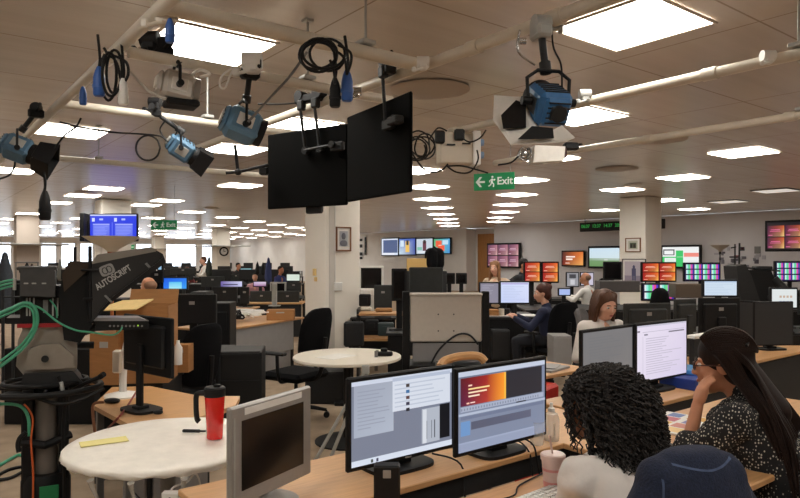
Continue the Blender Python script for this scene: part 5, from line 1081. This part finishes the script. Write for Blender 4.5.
single('equipment_stack', B().box((0, 0, .2), (1.9, .3, .3), .01).box((-.5, -.05, .45), (.5, .3, .25), .01).box((.6, -.05, .4), (.4, .3, .2), .01), black, 'jumble of black equipment behind the prompter, above the far desks', 'equipment', W(50, 8)+V((0, 0, .73)), RC)
single('wire_shelf', B().tube([Pp(0, 284, 5.2), Pp(30, 284, 5.2)], .008).tube([Pp(0, 297, 5.2), Pp(30, 297, 5.2)], .008).tube([Pp(0, 310, 5.2), Pp(30, 310, 5.2)], .008).tube([Pp(3, 280, 5.2), Pp(3, 400, 5.2)], .012).tube([Pp(13, 280, 5.2), Pp(13, 400, 5.2)], .012).tube([Pp(24, 280, 5.2), Pp(24, 400, 5.2)], .012), dark, 'black wire shelving behind the viewfinder at left', 'shelving')
single('desk', B().box((0, 0, .36), (1.3, .5, .72), .01), black, 'dark equipment cupboard behind the camera pedestal', 'cupboard', W(85, 6.4), RC)
# clutter of small dark screens on far rows
rd = random.Random(11); gp = 'small dark monitors on the far desk rows'
base_ = None
for d, n, x0, x1 in ((19.7, 12, 62, 298), (26.2, 14, 25, 298), (34.2, 14, 25, 298)):
    for k in range(n):
        px = x0+(x1-x0)*(k+.5)/n+rd.uniform(-3, 3); p = W(px, d)+V((0, .3, .75 if d < 30 else .8))
        if base_ is None:
            base_ = thing('monitor', 'small dark monitor on one of the far desk rows', 'monitor', p, RC, gp); part('housing', B().box((0, 0, .28), (.52, .05, .32), .01), dark, base_); part('stand', B().box((0, .03, .1), (.08, .04, .2)), dark, base_); part('base', B().box((0, .03, .01), (.22, .2, .02)), dark, base_)
        else: dup(base_, p, RC+rd.uniform(-.2, .2))
# ---------------- people ----------------
def skinm(n, c): return mat(n, c, .5, nz=.04, ns=20)
sk_l = skinm('light skin', (222, 168, 142)); sk_m = skinm('tanned skin', (190, 130, 98)); sk_d = skinm('brown skin', (128, 78, 50)); lipm = mat('lips', (176, 96, 90), .4)
eyew = mat('eye white', (225, 220, 214), .2); iris = mat('dark iris', (48, 34, 26), .2)
def person(label, head, rz, skin, top, bottom, pose='sit', hy=0, hp=0, hands=None, lean=.08, k=1.0, vox=.02, hair=None, hvox=None, sleeves=1.0, fingers=False, tvox=None, elbow=None, tname='shirt', handrot=None, seatc=None, nk=.195):
    """head = world centre of the head; figure faces local +y"""
    torso = .40*k; hipz = .0
    sh = V((0, lean, torso)); hc = sh+V((0, .035+lean*.25, nk*k))     # relative to the pelvis
    R = Mx.Rotation(rz, 4, 'Z'); org = V(head)-R @ hc
    hip_h = org.z; t = thing('person', label, 'person', (org.x, org.y, 0), rz); O = V((0, 0, hip_h))
    def q(*a): return V(a)*1.0+O
    SH = sh+O; HC = hc+O
    Mh = Mx.Translation(HC) @ Mx.Rotation(hy, 4, 'Z') @ Mx.Rotation(hp, 4, 'X') @ Mx.Scale(k, 4)
    b = B(); cl = B(); tr = B()
    # head
    b.xf(Mh).ell((0, -.012, .025), (.075, .093, .093), 20).ell((0, .03, -.03), (.061, .066, .082), 18).ell((0, .05, -.092), (.032, .032, .028), 14).ell((0, .015, -.075), (.052, .055, .04), 14)
    b.cap((0, .088, .008), (0, .108, -.03), .0085, .012, 10).ell((.011, .098, -.034), (.009, .011, .008), 10).ell((-.011, .098, -.034), (.009, .011, .008), 10)
    b.ell((0, .087, -.058), (.023, .012, .006), 12).ell((0, .085, -.068), (.02, .012, .007), 12)
    for s in (-1, 1): b.ell((s*.03, .078, .022), (.022, .012, .007), 10).ell((s*.074, -.005, -.012), (.01, .02, .031), 12).ell((s*.038, .062, -.03), (.024, .02, .02), 12)
    b.xf(Mx()); b.cap(SH+V((0, -.01, .0)), HC+V((0, -.02, -.05*k)), .052*k, .048*k)
    # torso
    sw = .165*k
    b.cap(q(0, 0, .02), q(0, lean*.5, torso*.5), .115*k, .11*k); b.cap(q(0, lean*.5, torso*.5), SH+V((0, -.0, -.09*k)), .11*k, .115*k)
    b.cap(SH+V((-sw, 0, -.035)), SH+V((sw, 0, -.035)), .055*k)
    cl.cap(q(-.04, 0, .0), q(-.04, lean*.5, torso*.5), .13*k, .118*k).cap(q(.04, 0, .0), q(.04, lean*.5, torso*.5), .13*k, .118*k)
    cl.cap(q(-.05, lean*.5, torso*.5), SH+V((-.06, 0, -.09*k)), .118*k, .118*k).cap(q(.05, lean*.5, torso*.5), SH+V((.06, 0, -.09*k)), .118*k, .118*k)
    cl.cap(SH+V((-sw, 0, -.04)), SH+V((sw, 0, -.04)), .064*k).cap(SH+V((0, -.01, -.02)), SH+V((0, -.005, .03)), .075*k, .062*k)
    hands = hands or ((-.17, .42, hip_h+.22), (.17, .42, hip_h+.22))
    for i, s in enumerate((-1, 1)):
        S = SH+V((s*sw, 0, -.035)); Hn = V(hands[i]); d = Hn-S; La = .27*k; Lf = .25*k; D = min(d.length, La+Lf-.005); dn = d.normalized(); Hn = S+dn*D
        a = (La*La-Lf*Lf+D*D)/(2*D); hgt = math.sqrt(max(0, La*La-a*a)); drop = V(elbow[i]) if elbow else V((s*.5, -.25, -1))
        pd = (drop-dn*drop.dot(dn)).normalized(); E = S+dn*a+pd*hgt
        b.cap(S, E, .044*k, .033*k).cap(E, Hn, .033*k, .022*k)
        c2 = E+(Hn-E)*sleeves; cl.cap(S, E, .06*k, .05*k).cap(E, c2, .05*k, .05*k-.012*sleeves)
        # hand
        fd = (Hn-E).normalized()
        if handrot and handrot[i]: fd = V(handrot[i]).normalized()
        sd = fd.cross(V((0, 0, 1))); sd = sd.normalized() if sd.length > .1 else V((0, 1, 0)); up = sd.cross(fd)
        b.cap(Hn+fd*.02-sd*.018, Hn+fd*.06-sd*.022, .018*k, .016*k).cap(Hn+fd*.02+sd*.018, Hn+fd*.06+sd*.022, .018*k, .016*k).cap(Hn, Hn+fd*.06, .022*k, .018*k)
        for j, (o, ln) in enumerate(((-.03, .055), (-.011, .068), (.009, .064), (.028, .05))):
            f0 = Hn+fd*.07+sd*o; f1 = f0+fd*ln*.5-up*.006; f2 = f1+fd*ln*.4-up*.02
            b.cap(f0, f1, .0095*k, .0085*k, 8).cap(f1, f2, .0085*k, .0072*k, 8)
        ts = -s if not handrot else s
        b.cap(Hn+fd*.02+sd*ts*.02, Hn+fd*.055+sd*ts*.048-up*.008, .0115*k, .0098*k, 8).cap(Hn+fd*.055+sd*ts*.048-up*.008, Hn+fd*.085+sd*ts*.05-up*.016, .0098*k, .008*k, 8)
        hx = s*.085*k; Hp = q(hx, 0, .0)
        if pose == 'sit':
            Kn = V((s*.12, .42*k, hip_h-.03)); An = V((s*.12, .4*k, .1))
        else: Kn = V((s*.1, .02, hip_h*.53)); An = V((s*.1, -.02, .09))
        b.cap(Hp, Kn, .08*k, .055*k).cap(Kn, An, .052*k, .034*k).cap(An+V((0, -.01, -.04)), An+V((0, .14, -.05)), .035, .028)
        tr.cap(Hp, Kn, .092*k, .068*k).cap(Kn, An, .066*k, .05*k)
    tr.cap(q(-.06, 0, .0), q(.06, 0, .0), .125*k)
    bo = blob('body', b, skin, t, vox, 3)
    tb = blob(tname, cl, top, t, tvox or vox*1.2, 5)
    if vox < .01:
        tx = bpy.data.textures.new('folds', 'CLOUDS'); tx.noise_scale = .07; dm = tb.modifiers.new('folds', 'DISPLACE'); dm.texture = tx; dm.strength = .028; dm.mid_level = .15
    blob('trousers', tr, bottom, t, max(vox*1.3, .014), 4)
    if seatc: chair(seatc[0], (org.x, org.y, 0), rz+seatc[1].pop('rot', 0), seat=max(.42, hip_h-.1), **seatc[1])
    if vox < .02:
        for s in (-1, 1):
            e = part('eye', B().xf(Mh).ell((s*.03, .079, .002), (.013, .011, .009), 14), eyew, t); part('iris', B().xf(Mh).ell((s*.03, .0885, .001), (.006, .003, .006), 10), iris, e)
            part('eyebrow', B().xf(Mh).tube([(s*.014, .0925, .022), (s*.03, .094, .027), (s*.046, .083, .024)], .003, 6), hair[1] if hair else dark, t)
        part('mouth', B().xf(Mh).ell((0, .0975, -.063), (.02, .006, .0075), 12), lipm, t)
    if hair:
        kind, hm = hair; h = B().xf(Mh)
        if kind == 'short': h.ell((0, -.025, .045), (.083, .1, .09), 18).ell((0, -.06, -.01), (.074, .06, .06), 14)
        if kind == 'fringe': h.ell((0, -.04, .02), (.08, .085, .07), 16)
        if kind in ('long', 'bun', 'mid', 'tail'): h.ell((0, -.025, .042), (.087, .102, .095), 20).ell((0, -.055, -.02), (.084, .07, .09), 16)
        if kind == 'bun': h.ell((0, -.1, .07), (.05, .045, .045), 14)
        if kind == 'mid':
            for s in (-1, 1): h.cap((s*.055, .01, .09), (s*.078, -.0, -.02), .03, .024).cap((s*.078, .0, -.02), (s*.085, .0, -.14), .024, .02)
            h.cap((0, -.06, 0), (0, -.06, -.14), .07, .06)
        if kind == 'long':
            for s in (-1, 1): h.cap((s*.055, .03, .09), (s*.08, .01, -.04), .03, .027).cap((s*.08, .01, -.04), (s*.09, .02, -.22), .03, .03)
            h.cap((0, -.06, 0), (0, -.07, -.22), .075, .06)
        if kind == 'curly':
            h.ell((0, -.03, .04), (.1, .11, .095), 20).ell((0, -.07, -.04), (.115, .09, .12), 18).ell((0, -.06, -.11), (.12, .08, .07), 16)
        if kind == 'tail': h.ell((0, -.02, .04), (.089, .106, .098), 20)
        blob('hair', h, hm, t, hvox or max(vox, .012), 4)
        if kind == 'mid':
            sb = B().xf(Mh); r3 = random.Random(8)
            for j in range(150):
                s = r3.choice((-1, 1)); a0 = r3.uniform(-.1, .025); y0 = a0
                sb.tube(spline([(s*.006, y0, .132-abs(y0)*.3), (s*.06, y0*1.05, .1), (s*(.088+r3.random()*.01), y0*.9-.01, .0), (s*(.092+r3.random()*.016), y0*.7-.01, -.1), (s*(.08+r3.random()*.02), y0*.7-.005, -.165+r3.random()*.02)], 4), .003, 4)
            part('hair_strands', sb, hm, t)
    return t, Mh, O, SH
hb_black = mat('black hair', (26, 20, 18), .7, nz=.3, ns=80); hb_dk = mat('very dark brown hair', (36, 22, 17), .6, spec=.25, nz=.35, ns=60, stretch=(3, 3, .4)); hb_br = mat('brown hair', (84, 52, 34), .5, nz=.3, ns=60, stretch=(3, 3, .4)); hb_rd = mat('auburn hair', (74, 34, 24), .5, nz=.3, ns=50); hb_bl = mat('dark blonde hair', (140, 96, 60), .5, nz=.25, ns=50, stretch=(3, 3, .4)); hb_gr = mat('sandy hair', (130, 92, 68), .6)
wsh2 = mat('white cotton', (220, 213, 208), .85, nz=.05, ns=9, bump=1.0)
m = bpy.data.materials.new('black blouse with white dashes'); m.use_nodes = True; nt = m.node_tree; bs = nt.nodes['Principled BSDF']; bs.inputs['Roughness'].default_value = .9
tc = nt.nodes.new('ShaderNodeTexCoord'); mp = nt.nodes.new('ShaderNodeMapping'); mp.inputs['Scale'].default_value = (95, 95, 70); vo = nt.nodes.new('ShaderNodeTexVoronoi'); vo.inputs['Scale'].default_value = 1; vo.inputs['Randomness'].default_value = .55
nt.links.new(tc.outputs['Object'], mp.inputs[0]); nt.links.new(mp.outputs[0], vo.inputs['Vector'])
rp = nt.nodes.new('ShaderNodeValToRGB'); rp.color_ramp.elements[0].position = .22; rp.color_ramp.elements[0].color = (*lin((196, 190, 176)), 1); rp.color_ramp.elements[1].position = .33; rp.color_ramp.elements[1].color = (*lin((22, 21, 24)), 1)
nt.links.new(vo.outputs['Distance'], rp.inputs[0]); nt.links.new(rp.outputs[0], bs.inputs['Base Color']); blouse = m
jean = mat('dark trousers', (30, 32, 40), .9)

# curly haired woman
hc = Pp(597, 405, 2.2)
t, Mh, O, SH = person('person with big black curls and a white shirt, seen from behind at the front desk', hc, math.radians(-10), sk_d, wsh2, jean, lean=.2, nk=.165, hy=.65, hp=-.12, vox=.007, tvox=.012, hair=('curly', hb_black), k=.98, hands=((.02, .4, .77), (.2, .4, .77)))
rd = random.Random(21); cu = [[], []]; vs = []; fs = []
bb = B(); cols_ = []
for i in range(1300):
    th = rd.uniform(0, 2*PI); ph = math.acos(rd.uniform(-.75, 1)); fr = math.sin(ph)*math.sin(th)
    if fr > .3 and math.cos(ph) < .55: continue
    r0 = V((.105*math.sin(ph)*math.cos(th), -.03+.115*math.sin(ph)*math.sin(th), .035+.105*math.cos(ph)))
    out = V((math.sin(ph)*math.cos(th), math.sin(ph)*math.sin(th), 0)); ln = rd.uniform(.1, .26) if math.cos(ph) < .8 else rd.uniform(.06, .14)
    tw = rd.uniform(0, 6.28); cr = rd.uniform(.006, .011); n = 24; pts = []
    for j in range(n):
        s = j/(n-1); c = r0+out*(.012+.04*math.sin(min(1, s*1.6)*PI/2))+V((0, -.02*s if fr < .2 else 0, -ln*s**1.15+.02*math.sin(s*PI)))
        a = tw+s*(ln/.022)*2*PI*.9; pts.append(c+V((cr*math.cos(a), cr*math.sin(a), cr*.4*math.sin(a*1.3))))
    bb.xf(Mh).tube(pts, [.0024+.0014*math.sin(PI*j/(n-1)) for j in range(n)], 4, cap=False)
part('curls', bb, hb_black, t)
# woman in patterned blouse, leaning on her hand
hc = Pp(722, 363, 2.86); rz = math.radians(14)
Rr = Mx.Rotation(-rz, 4, 'Z')
lean = .24; hcl = V((0, lean*1.25+.035, .44+.15*1.1)); org = hc-Mx.Rotation(rz, 4, 'Z') @ hcl
def wl(p): v = Rr @ (p-V((org.x, org.y, 0))); return (v.x, v.y, v.z)
wrist = wl(Pp(698, 403, 2.80)); t, Mh, O, SH = person('person in a black and white patterned blouse with glasses, leaning on one hand', hc, rz, sk_m, blouse, jean, lean=lean, hy=.14, hp=-.14, vox=.007, tvox=.011, hair=('tail', hb_dk), hands=(wrist, (.12, .3, .76)), sleeves=.38, elbow=((-.35, .6, -1.2), (.5, -.2, -1)), tname='blouse', handrot=(tuple(Rr @ (RT*.33+V((0, 0, 1)))), None), k=1.1, nk=.15, seatc=('black office chair of the person in the patterned blouse', dict(bh=.42)))
# hair falling over the back
hs = B(); rd = random.Random(5); Mi = Mh
Sb = SH
for i in range(620):
    a = rd.uniform(-1, 1); r_ = rd.random()
    p0 = Mh @ V((a*.05, .06-.05*abs(a)-.03*r_, .115-.02*abs(a))); p1 = Mh @ V((a*.09, -.02-.04*r_, .085-.03*abs(a)+.01*r_)); p2 = Mh @ V((a*.095, -.1-.015*r_, -.02))
    p3 = Sb+V((a*.14, -.12-.02*r_, -.0)); p4 = Sb+V((a*.17+.03*rd.random(), -.17-.03*r_, -.13)); p5 = Sb+V((a*.17+.04*rd.uniform(-1, 1), -.2-.02*r_, -.22-.14*rd.random()))
    hs.tube(spline([p0, p1, p2, p3, p4, p5], 4), [.0032]*19+[.0025, .0012], 4, cap=False)
part('hair_strands', hs, hb_dk, t)
h2 = B().xf(Mh)
for i in range(420):
    al = rd.uniform(-1.5, 1.5); r_ = 1.02+.05*rd.random(); pts = []
    for j in range(9):
        th = math.radians(50-30*(abs(al)/1.5)**2-j*16); pts.append((.089*r_*math.cos(th)*math.sin(al+.05*math.sin(j+i)), -.02+.106*r_*math.sin(th), .04+.098*r_*math.cos(th)*math.cos(al)))
    h2.tube(spline(pts, 2), .0028, 4, cap=False)
for i in range(260):
    sd = -1 if i % 3 else 1; r_ = rd.random(); u = rd.random()
    p0 = Mh @ V((sd*(.05+.03*u), .05-.05*u, .1-.03*u)); p1 = Mh @ V((sd*(.09+.008*r_), .01-.07*u, .03)); p2 = Mh @ V((sd*(.088+.01*r_), -.03-.06*u, -.05)); p3 = SH+V((sd*(.1+.03*r_), -.03-.08*u, .03)); p4 = SH+V((sd*(.12+.05*r_), -.1-.06*u, -.08)); p5 = SH+V((sd*(.12+.06*r_), -.17-.04*u, -.2-.1*r_))
    h2.xf(Mx()).tube(spline([p0, p1, p2, p3, p4, p5], 4), .003, 4, cap=False)
part('crown_hair', h2, hb_dk, t)
bk_ = B().cap(Mh @ V((0, -.05, .0)), Sb+V((0, -.1, -.02)), .07, .075); blob('hair_fall', bk_, hb_dk, t, .014, 4)
part('hair_clip', B().xf(Mh).tube([(-.07, -.1, .07), (0, -.115, .09), (.06, -.1, .075)], .006), black, t)
gl = B().xf(Mh)
for s in (-1, 1): gl.tube([(s*.033+.025*math.cos(2*PI*k/20), .1, .0+.016*math.sin(2*PI*k/20)) for k in range(20)], .0024, 6, closed=True).tube([(s*.058, .098, .004), (s*.08, .05, .004), (s*.084, -.005, .0)], .0024, 6)
gl.tube([(-.009, .103, .003), (.009, .103, .003)], .0024, 6); part('glasses', gl, mat('dark red frame', (60, 20, 22), .3), t)
# woman with straight brown hair, facing the camera
person('person with straight brown shoulder length hair looking down behind the wide monitor back', Pp(606, 305, 5.6), math.radians(158), sk_l, wsh2, jean, nk=.155, lean=.14, hy=.0, hp=-.25, vox=.011, hair=('mid', hb_br), hands=((-.15, .4, .78), (.15, .4, .78)), k=1.02)
# navy dressed woman
person('person in a navy top with auburn hair in a bun, typing at a dark desk', Pp(542, 293, 8.4), math.radians(30), sk_l, mat('navy top', (34, 40, 66), .9), jean, lean=.06, hy=.35, hp=-.1, vox=.013, hair=('bun', hb_rd), hands=((-.2, .42, .8), (.1, .45, .8)), seatc=('black office chair carrying the person in navy', dict(bh=.5, rot=-.7)))
person('balding person in a white shirt on the tall backed chair, facing away', Pp(585, 278.5, 12.6), math.radians(8), sk_m, white, jean, lean=.05, hy=.3, vox=.018, hair=('fringe', hb_gr), hands=((-.32, .4, .85), (.1, .45, .8)), seatc=('tall black office chair under the person in the white shirt', dict(bh=.62, bw=.52)))
person('standing person with long dark blonde hair and bare shoulders', Pp(495, 268, 12), math.radians(115), sk_l, mat('cream strap top', (222, 196, 170), .8), jean, 'stand', hy=-.1, vox=.016, hair=('long', hb_bl), sleeves=.05, hands=((-.25, .1, .85), (.25, .1, .85)), k=1.07)
person('standing person in a dark suit with pale tie beside the blonde one', Pp(524.5, 265, 12.9), math.radians(190), sk_m, mat('dark suit', (32, 34, 42), .8), jean, 'stand', hy=.1, vox=.016, hair=('short', hb_black), hands=((-.25, .1, .85), (.25, .1, .85)), k=1.07)
person('balding person in a pale shirt in front of the blue desktop screen', Pp(148, 287, 7.6), math.radians(20), sk_m, white, jean, lean=.1, hy=0, vox=.018, hair=('fringe', hb_gr))
person('distant standing person in a white shirt left of the far clock pillar', Pp(203, 260.5, 19.5), math.radians(80), sk_l, white, jean, 'stand', vox=.03, hair=('short', hb_br))
person('distant seated person above the light blue lit screen', Pp(238.5, 266, 23), math.radians(200), sk_m, dark, jean, vox=.03, hair=('short', hb_black))
person('distant seated person with a brown head near the hood tip', Pp(187.5, 270.5, 22), math.radians(190), sk_m, mat('dull red top', (110, 50, 50), .9), jean, vox=.03, hair=('short', hb_rd))
person('distant seated person in a pale pink top left of the blue coat', Pp(255, 277, 17.5), math.radians(150), sk_l, mat('pink top', (190, 140, 150), .9), jean, vox=.03, hair=('short', hb_black))
person('distant seated person in blue beside the blue coat', Pp(281, 270, 19), math.radians(200), sk_m, mat('blue top', (60, 70, 130), .9), jean, vox=.03, hair=('short', hb_black))
